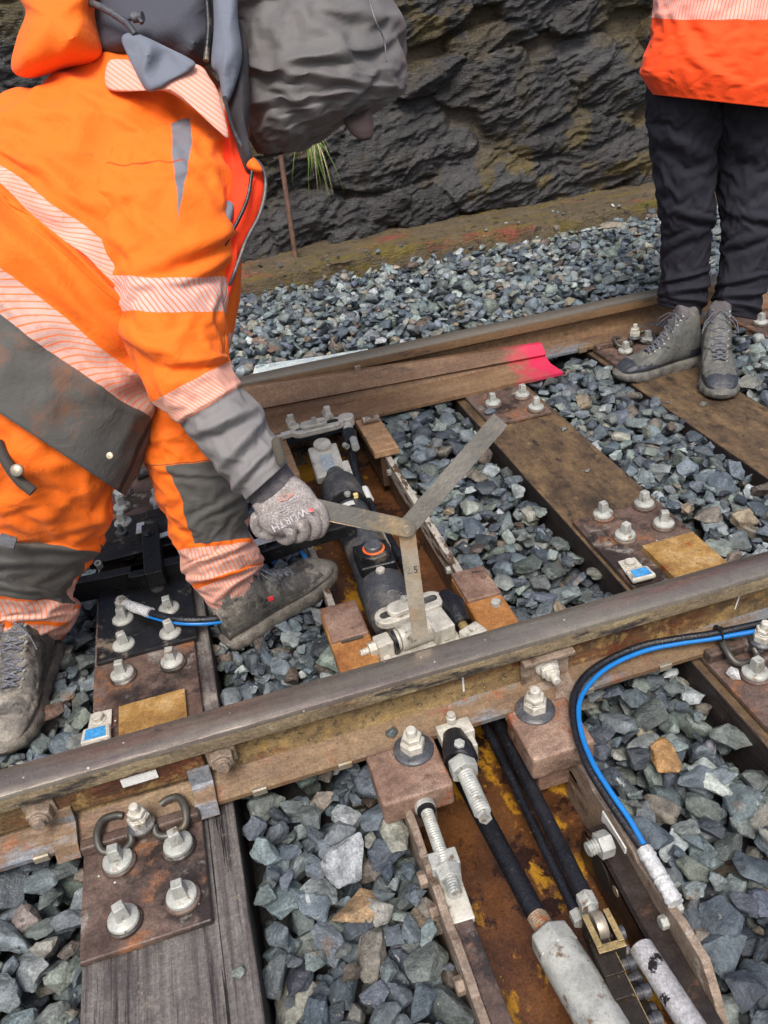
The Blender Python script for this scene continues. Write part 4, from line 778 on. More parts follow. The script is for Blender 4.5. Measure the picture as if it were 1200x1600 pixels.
# castings: slotted links with pins
def slot_link(mb, c, ax, wd, up_, L_, Wd, T, hole=(.022, .010), holes=(-.32, .32)):
    """flat oval ring plate"""
    n = 12; out = []
    for sgn, a0 in ((1, -math.pi/2), (-1, math.pi/2)):
        for k in range(n+1): th = a0+math.pi*k/n; out.append(c+ax*(sgn*(L_/2-Wd/2)+math.cos(th)*Wd/2)+wd*math.sin(th)*Wd/2)
    mb.prism([p-up_*T/2 for p in out], up_*T)
def gear(c, ax, label, s=1.0, flip=1):
    up_ = np.array([0, 0, 1.0]); wd = np.cross(up_, ax); t = empty('link_casting', c-up_*.08, label, 'casting')
    mb = MB(); slot_link(mb, c, ax, wd, up_, .165*s, .058*s, .020); lk = obj('slotted_link', mb, 'castw', t, bevel=.004, bseg=3, smooth=40)
    for q in (-.36, .34):
        mb = MB(); slot_link(mb, c+ax*.165*s*q*.86+up_*.0103, ax, wd, up_, .040*s, .020*s, .0008); obj('slot_hole', mb, 'hole', lk)
    mb = MB(); slot_link(mb, c-ax*.01*s+up_*.016, ax, wd, up_, .085*s, .042*s, .013); obj('hook_plate', mb, 'castw', lk, bevel=.003, smooth=40)
    mb = MB(); mb.box(c+ax*.012*s+up_*.024-wd*.006, (.026*s, .020*s, .012), np.stack([ax, wd, up_], 1)); obj('lug', mb, 'castw', lk, bevel=.002)
    mb = MB(); cc = c-ax*.006*s+up_*.022+wd*.010; mb._lathe(cc, up_, [(0, 0), (.008, 0), (.008, .010), (.005, .010), (.004, .006), (0, .006)], 18); obj('socket_bolt', mb, 'galv', lk, smooth=40)
    return t, wd
# near end
c = on(640, 953, -.115); ax = RGT-FWD*0; ax = np.array([math.cos(.12), math.sin(.12), 0])
t, wd = gear(c, ax, 'pale slotted link casting at the near end of the locking cylinder', 1.0)
a = c-ax*.055-wd*.062-np.array([0, 0, .012]); mb = MB(); mb.tube([a, a+ax*.075], .0275, 26); mb.tube([a-ax*.001, a-ax*.012], .024, 26); obj('pivot_barrel', mb, 'castw', t, smooth=40, bevel=.002)
mb = MB(); mb.tube([a-ax*.010, a-ax*.018], .029, 26); obj('rubber_ring', mb, 'black', t, smooth=40)
mb = MB(); mb.box(a-ax*.036-np.array([0, 0, .006]), (.036, .040, .046), np.stack([ax, wd, [0, 0, 1.0]], 1)); mb.box(a-ax*.04-wd*.03-np.array([0, 0, .028]), (.018, .05, .03), np.stack([ax, wd, [0, 0, 1.0]], 1)); obj('bearing_lug', mb, 'castw', t, bevel=.004)
mb = MB(); mb.tube([a-ax*.054, a-ax*.070], .0165, 6); threaded(mb, a-ax*.070, a-ax*.090, .008); obj('pin_nut', mb, 'castw', t, bevel=.001)
mb = MB(); mb.box(a+ax*.095+np.array([0, 0, -.004]), (.05, .070, .04), np.stack([ax, wd, [0, 0, 1.0]], 1)); mb.box(a+ax*.03-wd*.03-np.array([0, 0, .028]), (.20, .06, .012), np.stack([ax, wd, [0, 0, 1.0]], 1)); obj('bearing_seat', mb, 'castw', t, bevel=.004)
mb = MB(); mb.box(a+ax*.075-wd*.02+np.array([0, 0, .006]), (.012, .045, .035), np.stack([ax, wd, [0, 0, 1.0]], 1)); obj('rib', mb, 'castw', t, bevel=.002)
# valve with square end, beside
t = empty('end_fitting', on(725, 960, -.2), 'black fitting with brass pin and pale square end, by the near rail', 'fitting')
p = on(708, 945, -.12); q = on(722, 975, -.135); mb = MB(); mb.tube([p+np.array([-.01, .035, 0]), p, q], [.02, .027, .020], 22); obj('black_body', mb, 'hose', t, smooth=50)
r_ = on(733, 992, -.14); mb = MB(); mb.tube([q, r_], .0105, 16); obj('brass_pin', mb, 'brassedge', t, smooth=50); mb = MB(); mb.box(r_+np.array([.008, -.004, .004]), (.050, .040, .022), rotz(.35)); mb.tube([r_+np.array([.008, 0, .012]), r_+np.array([.008, 0, .022])], .0095, 18); obj('square_end', mb, 'castw', t, bevel=.004)
# far end
c = on(496, 668, -.095); ax = np.array([math.cos(.02), math.sin(.02), 0]); t, wd = gear(c, ax, 'pale slotted link casting with pins at the far switch blade', 1.04)
for q in (-.075, .045): mb = MB(); mb.box(c+ax*q+wd*.030+np.array([0, 0, .026]), (.020, .016, .050), None); mb.tube([c+ax*q+wd*.012+np.array([0, 0, .018]), c+ax*q+wd*.06+np.array([0, 0, .018])], .015, 16); obj('clamp_lug', mb, 'castw', t, bevel=.003)
mb = MB(); mb.tube([c-ax*.07, c-ax*.118], .013, 6); threaded(mb, c-ax*.11, c-ax*.14, .007); mb.tube([c-ax*.055+wd*.02, c-ax*.085+wd*.02], .020, 18); obj('pin_nut', mb, 'castw', t, bevel=.001)
# fork body down to the cylinder
f0 = on(503, 695, -.115); f1 = on(518, 742, -.145); d2, s2, u2 = frame_from(f0, f1)
fk = MB(); w0, w1 = .046, .036
fk.prism([f0-s2*w0, f0+s2*w0, f1+s2*w1*1.25, f1-s2*w1*1.25], -u2*.03); fork = obj('fork_body', fk, 'castw', t, bevel=.006, bseg=3)
mb = MB(); cc = f0+d2*.008; mb._lathe(cc, u2, [(0, -.02), (.027, -.02), (.027, .012), (.022, .014), (0, .014)], 28); obj('pivot_boss', mb, 'castw', fork, smooth=40)
mb = MB(); cc = f0+(f1-f0)*.62; mb.prism([cc+u2*.001-s2*.020-d2*.04, cc+u2*.001+s2*.020-d2*.04, cc+u2*.001+s2*.018+d2*.035, cc+u2*.001-s2*.018+d2*.035], u2*.001)
M['pocket'] = mat('recessed wet casting', [lin(146, 156, 160), lin(176, 186, 190)], 20, (.2, .3), 0, .2); obj('pocket', mb, 'pocket', fork)
mb = MB(); mb.box(f1-s2*.05-d2*.01-u2*.02, (.024, .075, .05), np.stack([s2, d2, u2], 1)); obj('fork_cheek', mb, 'castw', fork, bevel=.004)
# hydraulic fitting and hose right of it
t = empty('hydraulic_hose', on(580, 780, -.27), 'black hydraulic hose with pale banjo fitting beside the far casting', 'hose')
h0 = on(541, 655, -.10); mb = MB(); mb.tube([h0-np.array([0, 0, .02]), h0+np.array([0, 0, .012])], .026, 24); obj('banjo_fitting', mb, 'castw', t, bevel=.003, smooth=40)
pth = [(543, 665, -.11), (547, 685, -.12)]; mb = MB(); mb.tube([on(*q) for q in pth], .016, 18); obj('fitting_neck', mb, 'castw', t, smooth=50)
mb = MB(); mb.tube([on(545, 676, -.115), on(549, 696, -.13)], .023, 20); obj('rubber_sleeve', mb, 'hose', t, smooth=50); mb = MB(); mb.tube([on(552, 686, -.105), on(556, 700, -.11)], .012, 18); mb.tube([on(538, 695, -.12), on(543, 698, -.12)], .009, 14); obj('hex_plug', mb, 'galv', t, smooth=50)
hp = [(550, 697, -.14), (553, 725, -.16), (560, 752, -.18), (573, 778, -.19), (590, 812, -.20), (612, 850, -.20), (632, 885, -.20), (652, 925, -.20), (670, 960, -.21)]
mb = MB(); mb.tube(spline([on(*q) for q in hp], 8), .0125, 16); obj('hose_tube', mb, 'hose', t, smooth=60)
a, b_ = on(569, 765, -.186), on(577, 782, -.19); mb = MB(); mb.tube([a, b_], .0138, 18); obj('hose_label', mb, 'white', t, smooth=60)
# ================================================================== black locking bar across the left sleeper
lb = empty('locking_bar', on(250, 880, -.15), 'black steel locking bar frame lying across the left sleeper', 'locking bar')
def bar(p, q, w, h, m='black', nm='bar', zoff=0, bv=.003):
    d_, s_, u_ = frame_from(p, q); mb = MB(); mb.box((p+q)/2+np.array([0, 0, zoff]), (w, np.linalg.norm(q-p), h), np.stack([s_, d_, u_], 1)); return obj(nm, mb, m, lb, bevel=bv)
bar(on(60, 935, -.13), on(375, 868, -.13), .03, .06, nm='front_bar')
bar(on(140, 872, -.115), on(335, 822, -.115), .09, .018, nm='back_bar')
bar(on(330, 868, -.115), on(420, 862, -.10), .03, .05, nm='link_bar'); bar(on(410, 868, -.10), on(470, 845, -.09), .028, .04, nm='link_bar'); bar(on(465, 847, -.09), on(555, 822, -.09), .028, .035, nm='link_bar')
bar(on(237, 828, -.10), on(243, 905, -.10), .045, .045, nm='cross_bar'); bar(on(205, 902, -.12), on(260, 893, -.12), .05, .04, nm='cross_block')
mb = MB(); c = on(233, 832, -.075); mb._lathe(c-np.array([0, 0, .02]), np.array([0, 0, 1.0]), [(0, 0), (.016, 0), (.016, .02), (.010, .026), (0, .027)], 18); obj('dome_bolt', mb, 'black', lb, smooth=40)
for u, v in ((128, 889), (155, 882)): c = on(u, v, -.095); mb = MB(); mb._lathe(c-np.array([0, 0, .006]), np.array([.0, -.5, .85]), [(0, 0), (.0085, 0), (.0085, .022), (.005, .022), (.004, .016), (0, .016)], 18); obj('socket_bolt', mb, 'galv', lb, smooth=40)
for u, v in ((200, 862), (246, 917), (190, 832)): c = on(u, v, -.135); mb = MB(); mb._lathe(c-np.array([0, 0, .006]), np.array([0, 0, 1.0]), [(0, 0), (.017, 0), (.017, .01), (.008, .011), (.007, .03), (0, .03)], 18); obj('stud', mb, 'darkgrey', lb, smooth=40)
box = MB(); c = on(262, 800, -.12); box.box((c[0]+.03, c[1]-.10, -.118), (.20, .12, .045)); box.box((c[0]-.035, c[1]-.02, -.122), (.05, .07, .03)); obj('cover_box', box, 'black', lb, bevel=.006)
for (u, v, w, r_) in ((219, 825, .016, 1.45), (255, 836, .058, .18)):
    c = on(u, v, -.0895); mb = MB(); mb.box((c[0], c[1], -.0888), (w if r_ < 1 else .052, .020, .0012), rotz(r_ if r_ < 1 else 1.5)); obj('rating_label', mb, 'white', lb)
c = on(425, 840, -.07); mb = MB(); mb.box(c, (.11, .03, .0012), rotz(.12)); obj('rating_label', mb, 'white', lb)
mb = MB(); c = on(395, 835, -.11); mb._lathe(c, np.array([0, 0, 1.0]), [(0, 0), (.035, 0), (.035, .03), (.028, .036), (0, .036)], 24); obj('pivot_drum', mb, 'black', lb, smooth=40)
# hose across the sleeper
t = empty('hydraulic_hose', on(300, 965, -.15), 'black and blue hose with white wrapped end lying over the left sleeper screws', 'hose')
hp = [(228, 956, -.118), (262, 965, -.112), (300, 969, -.112), (345, 966, -.125), (380, 955, -.15), (405, 925, -.16), (425, 880, -.15), (450, 858, -.14), (470, 862, -.14), (485, 885, -.15)]
mb = MB(); mb.tube(spline([on(*q) for q in hp[:6]], 8), .0095, 16); obj('black_hose', mb, 'hose', t, smooth=60)
mb = MB(); mb.tube(spline([on(u, v+6, z-.004) for u, v, z in hp[:6]], 8), .0045, 12); obj('blue_hose', mb, 'blue', t, smooth=60)
mb = MB(); mb.tube(spline([on(*q) for q in hp[6:]], 8), .006, 12); obj('blue_hose', mb, 'blue', t, smooth=60)
a, b_ = on(196, 944, -.12), on(236, 958, -.115); mb = MB(); mb.tube([a+(b_-a)*i/20 for i in range(21)], [.012+.0015*random.random() for i in range(21)], 16); obj('wrapped_connector', mb, 'whitewrap', t, smooth=60)
c = on(190, 940, -.12); mb = MB(); mb._lathe(c-np.array([0, 0, .016]), np.array([0, 0, 1.0]), [(0, 0), (.017, 0), (.017, .02), (.012, .022), (.012, .028), (0, .028)], 6); obj('banjo_bolt', mb, 'castw', t, bevel=.001)
# ================================================================== folding steel gauge held by the worker
fg = empty('folding_gauge', at(635, 825, 1.44), 'hinged steel gauge with three flat blades held over the near rail', 'gauge')
def gblade(p, q, w, th, m, nm='blade', round_=True, off=0.0):
    p = np.array(p); q = np.array(q); d_ = (q-p)/np.linalg.norm(q-p); n = -FWD-d_*(d_ @ -FWD); n /= np.linalg.norm(n); s_ = np.cross(d_, n); pts = []
    pts += [q+s_*w/2, q-s_*w/2]
    for k in range(9): a_ = -math.pi/2-math.pi*k/8; pts.append(p+s_*math.sin(a_)*w/2+d_*math.cos(a_)*w/2)
    mb = MB(); mb.prism([x+n*off for x in pts], n*th); return obj(nm, mb, m, fg, bevel=.0004), d_, n, s_
piv = at(635, 825, 1.44); low = on(660, 1003, .003)+np.array([0, .01, 0])
b1, d1, n1, s1_ = gblade(piv, low, .031, .0025, 'steel', off=0)
b2, d2_, n2_, _ = gblade(piv, at(440, 786, 1.43), .033, .005, 'steel', off=.004)
gblade(piv, at(440, 781, 1.43), .033, .003, 'steeld', off=.010); 
b3, _, _, _ = gblade(piv, at(783, 655, 1.45), .035, .0025, 'steeld', off=-.004)
mb = MB(); mb._lathe(piv+n1*.010, n1, [(0, 0), (.009, 0), (.009, .004), (.007, .006), (.0045, .006), (.004, .005), (0, .005)], 24); obj('rivet', mb, 'steel', fg, smooth=40)
c = piv+(low-piv)*.37; place_text('2.5', .019, c+n1*.0032, s1_ if s1_ @ RGT > 0 else -s1_, n1, 'ink', b1, 'stamped_number')
# ================================================================== cloth materials that read the garment's own coordinates (u along the limb in stations, v round it)
def cloth(name, base, regions=(), rough=.75, fine=(.92, 1.08), sheen=.06, weave=900, stains=(), wr=1.0, dirt_shade_col=lin(96, 70, 44), stain_shade_amt=.0):
    m = bpy.data.materials.new(name); m.use_nodes = True; t = m.node_tree; N = t.nodes; L = t.links; b = N['Principled BSDF']
    uv = N.new('ShaderNodeUVMap'); uv.uv_map = 'UVMap'; sp = N.new('ShaderNodeSeparateXYZ'); L.new(uv.outputs[0], sp.inputs[0]); U, V_ = sp.outputs[0], sp.outputs[1]
    tc = N.new('ShaderNodeTexCoord')
    def math_(op, a, b_, clamp=False):
        n = N.new('ShaderNodeMath'); n.operation = op; n.use_clamp = clamp
        for i, x in enumerate((a, b_)):
            if x is None: continue
            if isinstance(x, (int, float)): n.inputs[i].default_value = x
            else: L.new(x, n.inputs[i])
        return n.outputs[0]
    def noise(sc, det=5, ro=.6, dist=0):
        n = N.new('ShaderNodeTexNoise'); n.inputs['Scale'].default_value = sc; n.inputs['Detail'].default_value = det; n.inputs['Roughness'].default_value = ro; n.inputs['Distortion'].default_value = dist; L.new(tc.outputs['Object'], n.inputs['Vector']); return n.outputs[0]
    def mix(f, a, c, typ='MIX'):
        n = N.new('ShaderNodeMix'); n.data_type = 'RGBA'; n.blend_type = typ
        if isinstance(f, (int, float)): n.inputs['Factor'].default_value = f
        else: L.new(f, n.inputs['Factor'])
        if isinstance(a, tuple): n.inputs['A'].default_value = (*a, 1)
        else: L.new(a, n.inputs['A'])
        if isinstance(c, tuple): n.inputs['B'].default_value = (*c, 1)
        else: L.new(c, n.inputs['B'])
        return n.outputs['Result']
    w = noise(14, 3); cur = base
    uw = math_('ADD', U, math_('MULTIPLY', math_('SUBTRACT', w, .5), .12*wr)); vw = math_('ADD', V_, math_('MULTIPLY', math_('SUBTRACT', noise(9, 2), .5), .02*wr))
    n0 = noise(5, 4); cur = mix(n0, tuple(c*fine[0] for c in base), tuple(c*fine[1] for c in base))
    for rg in regions:
        colr, planes = rg[0], rg[1]; f = None
        for (a, bb, c) in planes:
            e = math_('ADD', math_('ADD', math_('MULTIPLY', uw, a), math_('MULTIPLY', vw, bb)), c)
            s = math_('MULTIPLY', e, 60.0, True); f = s if f is None else math_('MULTIPLY', f, s)
        if len(rg) > 2 and rg[2]:
            (p, q, duty, c2) = rg[2]
            ph = math_('FRACT', math_('ADD', math_('MULTIPLY', U, p), math_('MULTIPLY', V_, q)), None)
            st_ = math_('MULTIPLY', math_('SUBTRACT', ph, duty), 6.0, True); st2 = math_('MULTIPLY', math_('SUBTRACT', 1.0, ph), 6.0, True)
            colr = mix(math_('MULTIPLY', st_, st2), colr, c2)
        cur = mix(f, cur, colr)
    if stain_shade_amt:
        ns = noise(4.5, 7, .7); mr = math_('MULTIPLY', math_('SUBTRACT', ns, .52), 5.0, True); cur = mix(math_('MULTIPLY', mr, stain_shade_amt), cur, dirt_shade_col)
        ns = noise(30, 5, .7); mr = math_('MULTIPLY', math_('SUBTRACT', ns, .62), 8.0, True); cur = mix(math_('MULTIPLY', mr, stain_shade_amt*.8), cur, dirt_shade_col)
    if isinstance(cur, tuple): b.inputs['Base Color'].default_value = (*cur, 1)
    else: L.new(cur, b.inputs['Base Color'])
    b.inputs['Roughness'].default_value = rough; b.inputs['Specular IOR Level'].default_value = .25; b.inputs['Sheen Weight'].default_value = sheen
    bp = N.new('ShaderNodeBump'); bp.inputs['Strength'].default_value = .35; bp.inputs['Distance'].default_value = .0025; L.new(noise(90, 6, .6), bp.inputs['Height'])
    b2 = N.new('ShaderNodeBump'); b2.inputs['Strength'].default_value = .5; b2.inputs['Distance'].default_value = .010; L.new(noise(16, 4, .55, .8), b2.inputs['Height']); L.new(bp.outputs[0], b2.inputs['Normal']); L.new(b2.outputs[0], b.inputs['Normal'])
    M[name] = m; return m
HV = (.86, .155, .010); HV2 = (.92, .075, .010); GREY = lin(84, 83, 80); SILV = lin(204, 166, 154); SILV2 = lin(198, 172, 166)
def catmull(A, n):
    A = np.array(A, float); k = len(A); Pp = np.vstack([2*A[0]-A[1], A, 2*A[-1]-A[-2]]); out = []; us = []
    for i in range(k-1):
        a, b, c, d = Pp[i:i+4]
        for q in range(n):
            t = q/n; out.append(.5*(2*b+(c-a)*t+(2*a-5*b+4*c-d)*t*t+(3*b-a-3*c+d)*t**3)); us.append(i+t)
    out.append(A[-1]); us.append(k-1.0); return np.array(out), np.array(us)
def drape(o, nr, k, us, grow=.06, pin0=1, pin1=1, hold=.12, frames=22, press=1.5, bend=.6, grav=.4, loose=()):
    """lets the garment settle as real cloth cut a little larger than the limb, its two ends held; loose: (u0, u1, hold)"""
    me = o.data; bm = bmesh.new(); bm.from_mesh(me); bmesh.ops.remove_doubles(bm, verts=bm.verts[:], dist=1e-5); w = bmesh.new()
    idx = {}
    kd = bpy.data.meshes.new('sim'); bm.to_mesh(kd); bm.free(); w.free()
    from mathutils.kdtree import KDTree
    T_ = KDTree(len(kd.vertices))
    for v in kd.vertices: T_.insert(v.co, v.index)
    T_.balance(); mp = [T_.find(v.co)[1] for v in me.vertices]
    so_ = bpy.data.objects.new('sim', kd); COL.objects.link(so_); g = so_.vertex_groups.new(name='pin')
    wts = {}
    for vi in range(nr*k):
        u = us[vi//k]; r = vi//k; h = hold
        for (a, b_, hh) in loose:
            if a <= u <= b_: h = hh
        if r < 3 and pin0: h = 1
        elif r < 9 and pin0: h = max(h, .5)
        if r >= nr-3 and pin1: h = 1
        wts[mp[vi]] = h
    for i_, h in wts.items(): g.add([i_], h, 'REPLACE')
    c = so_.modifiers.new('cloth', 'CLOTH'); st_ = c.settings; st_.quality = 5; st_.mass = .25; st_.tension_stiffness = 14; st_.compression_stiffness = 10; st_.shear_stiffness = 4; st_.bending_stiffness = bend
    st_.vertex_group_mass = 'pin'; st_.pin_stiffness = 1.2; st_.shrink_min = -grow; st_.effector_weights.gravity = grav; st_.use_pressure = True; st_.uniform_pressure_force = press; st_.air_damping = 2
    st_.tension_damping = 12; st_.compression_damping = 12; c.point_cache.frame_start = 1; c.point_cache.frame_end = frames
    for f in range(1, frames+1): S.frame_set(f)
    dg = bpy.context.evaluated_depsgraph_get(); ev = so_.evaluated_get(dg).data
    co = np.empty(len(ev.vertices)*3); ev.vertices.foreach_get('co', co); co = co.reshape(-1, 3)
    new = co[mp]; me.vertices.foreach_set('co', new.astype(np.float32).ravel()); me.update(); bpy.data.objects.remove(so_); S.frame_set(1)
def limb(name, stn, m, parent, ns=76, per=10, folds=.006, fscale=(3, 9), seed=0, caps=(False, False), thick=0, ex=1.0, creases=(), sim=None):
    """stn: (uL,vL,uR,vR, distance, half depth). Rings through real points at their own distance; returns the object"""
    R_ = []
    for (a, b, c, d, D, h) in stn:
        Lp, Rp = at(a, b, D), at(c, d, D); R_.append(np.concatenate([(Lp+Rp)/2, (Rp-Lp)/2, [h]]))
    rr, us = catmull(R_, per); ang = np.linspace(0, 2*math.pi, ns, endpoint=False); V = np.zeros((len(rr), ns, 3))
    for i, r in enumerate(rr):
        C_, A_, h = r[:3], r[3:6], r[6]; Bv = (CP-C_); Bv -= A_*(Bv @ A_)/(A_ @ A_); Bv /= np.linalg.norm(Bv)
        ca = np.cos(ang); sa = np.sin(ang); ca = np.sign(ca)*np.abs(ca)**ex; sa = np.sign(sa)*np.abs(sa)**ex
        V[i] = C_+np.outer(ca, A_)+np.outer(sa, Bv*h)
    Cc = V.mean(1, keepdims=True); nrm = V-Cc; nrm /= np.linalg.norm(nrm, axis=2, keepdims=True)
    uu = np.repeat(us[:, None], ns, 1); vv = np.repeat(ang[None]/(2*math.pi), len(us), 0); cx_, sx_ = np.cos(ang)[None]*np.ones_like(uu), np.sin(ang)[None]*np.ones_like(uu)
    q = np.stack([uu*fscale[1]*.10+seed, cx_*fscale[0]*.3+seed*2, sx_*fscale[0]*.3], -1)
    disp = folds*.9*(fbm(q, 3)-.5)*2
    for (u0, v0, du, dv, slope, amp) in creases:   # long folds laid at a slant
        x = (vv-v0)/dv; y = (uu-u0-slope*(vv-v0))/du; disp = disp+amp*np.exp(-y*y)*np.exp(-x*x*2)-amp*.6*np.exp(-(y-1.6)**2)*np.exp(-x*x*2)
    V = V+nrm*disp[..., None]
    mb = MB(); n = len(us); V = np.concatenate([V, V[:, :1]], 1); k = ns+1
    mb.add(V.reshape(-1, 3), [(i*k+j, i*k+j+1, (i+1)*k+j+1, (i+1)*k+j) for i in range(n-1) for j in range(ns)])
    uvs = np.stack([np.repeat(us[:, None], k, 1), np.repeat((np.arange(k)/ns)[None], n, 0)], -1).reshape(-1, 2); mb.uv = uvs
    for ci, ring in ((0, 0), (1, n-1)):
        if caps[ci]:
            mb.v.append(tuple(V[ring, :-1].mean(0))); mb.uv = np.vstack([mb.uv, [us[ring], .5]]); e = len(mb.v)-1; mb.f += [(ring*k+j, ring*k+j+1, e) for j in range(ns)]; mb.m += [0]*ns
    o = obj(name, mb, m, parent, smooth=180)
    if sim:
        drape(o, n, k, us, *sim); q_ = o.modifiers.new('sub', 'SUBSURF'); q_.levels = 1; q_.render_levels = 1
    if thick: md = o.modifiers.new('cloth thickness', 'SOLIDIFY'); md.thickness = thick; md.offset = -1
    return o
def puff(name, poly, D, thick, m, parent, dfun=None, folds=.0, seed=0, rings=9, sm=6, uvf=None):
    P2 = np.array(catmull_closed(np.array(poly, float), sm+3)); c = P2.mean(0); n = len(P2); V = []; uv = []
    rr = [1, .99, .96, .92, .87, .81, .75, .68, .61, .54, .46, .38, .3, .21, .12, .04]
    for side in (1, -1):
        for r in rr:
            Q = c+(P2-c)*r; fq = fbm(np.stack([Q[:, 0]*.017+seed+Q[:, 1]*.006, Q[:, 1]*.011, Q[:, 0]*0+seed], -1), 2); nz = folds*(1-np.sqrt((fq-.5)**2+.0015)*7)*(1-r**3)
            bulge = thick*(1-r**2.2)**.5*(1 if side > 0 else -.5)
            for q, z_ in zip(Q, nz): V.append(at(q[0], q[1], D-bulge-(z_ if side > 0 else 0))); uv.append((q[0]/100, q[1]/100))
    k = len(rr); Fs = []
    for s_ in (0, 1):
        o_ = s_*k*n
        for i in range(k-1): Fs += [(o_+i*n+j, o_+i*n+(j+1) % n, o_+(i+1)*n+(j+1) % n, o_+(i+1)*n+j) for j in range(n)]
        Fs.append(tuple(o_+(k-1)*n+j for j in range(n)))
    Fs += [(j, (j+1) % n, k*n+(j+1) % n, k*n+j) for j in range(n)]
    mb = MB(); mb.add(V, Fs); mb.uv = np.array(uv); return obj(name, mb, m, parent, smooth=60)
def catmull_closed(A, n):
    k = len(A); out = []
    for i in range(k):
        a, b, c, d = A[i-1], A[i], A[(i+1) % k], A[(i+2) % k]
        for q in range(n): t = q/n; out.append(.5*(2*b+(c-a)*t+(2*a-5*b+4*c-d)*t*t+(3*b-a-3*c+d)*t**3))
    return out
def line3(name, pts, D, r, m, parent, seg=10, n=8):
    mb = MB(); mb.tube(spline([at(p[0], p[1], D if len(p) < 3 else p[2]) for p in pts], n), r, seg); return obj(name, mb, m, parent, smooth=60)
def skin_body(name, joints, edges, rads, m, parent, root=0):
    me = bpy.data.meshes.new(name); o0 = np.array(parent['org']); me.from_pydata([(np.array(j)-o0).tolist() for j in joints], edges, []); me.update()
    o = bpy.data.objects.new(name, me); COL.objects.link(o); o.parent = parent; o['org'] = parent['org']
    sk = o.modifiers.new('skin', 'SKIN'); sk.use_smooth_shade = True
    for i, r in enumerate(rads): me.skin_vertices[0].data[i].radius = (r, r) if not hasattr(r, '__len__') else r; me.skin_vertices[0].data[i].use_root = (i == root)
    ss = o.modifiers.new('sub', 'SUBSURF'); ss.levels = ss.render_levels = 2; me.materials.append(M[m]); return o
M['skin'] = mat('skin', [lin(186, 134, 108), lin(200, 150, 124)], 20, (.5, .6), 0, .2)
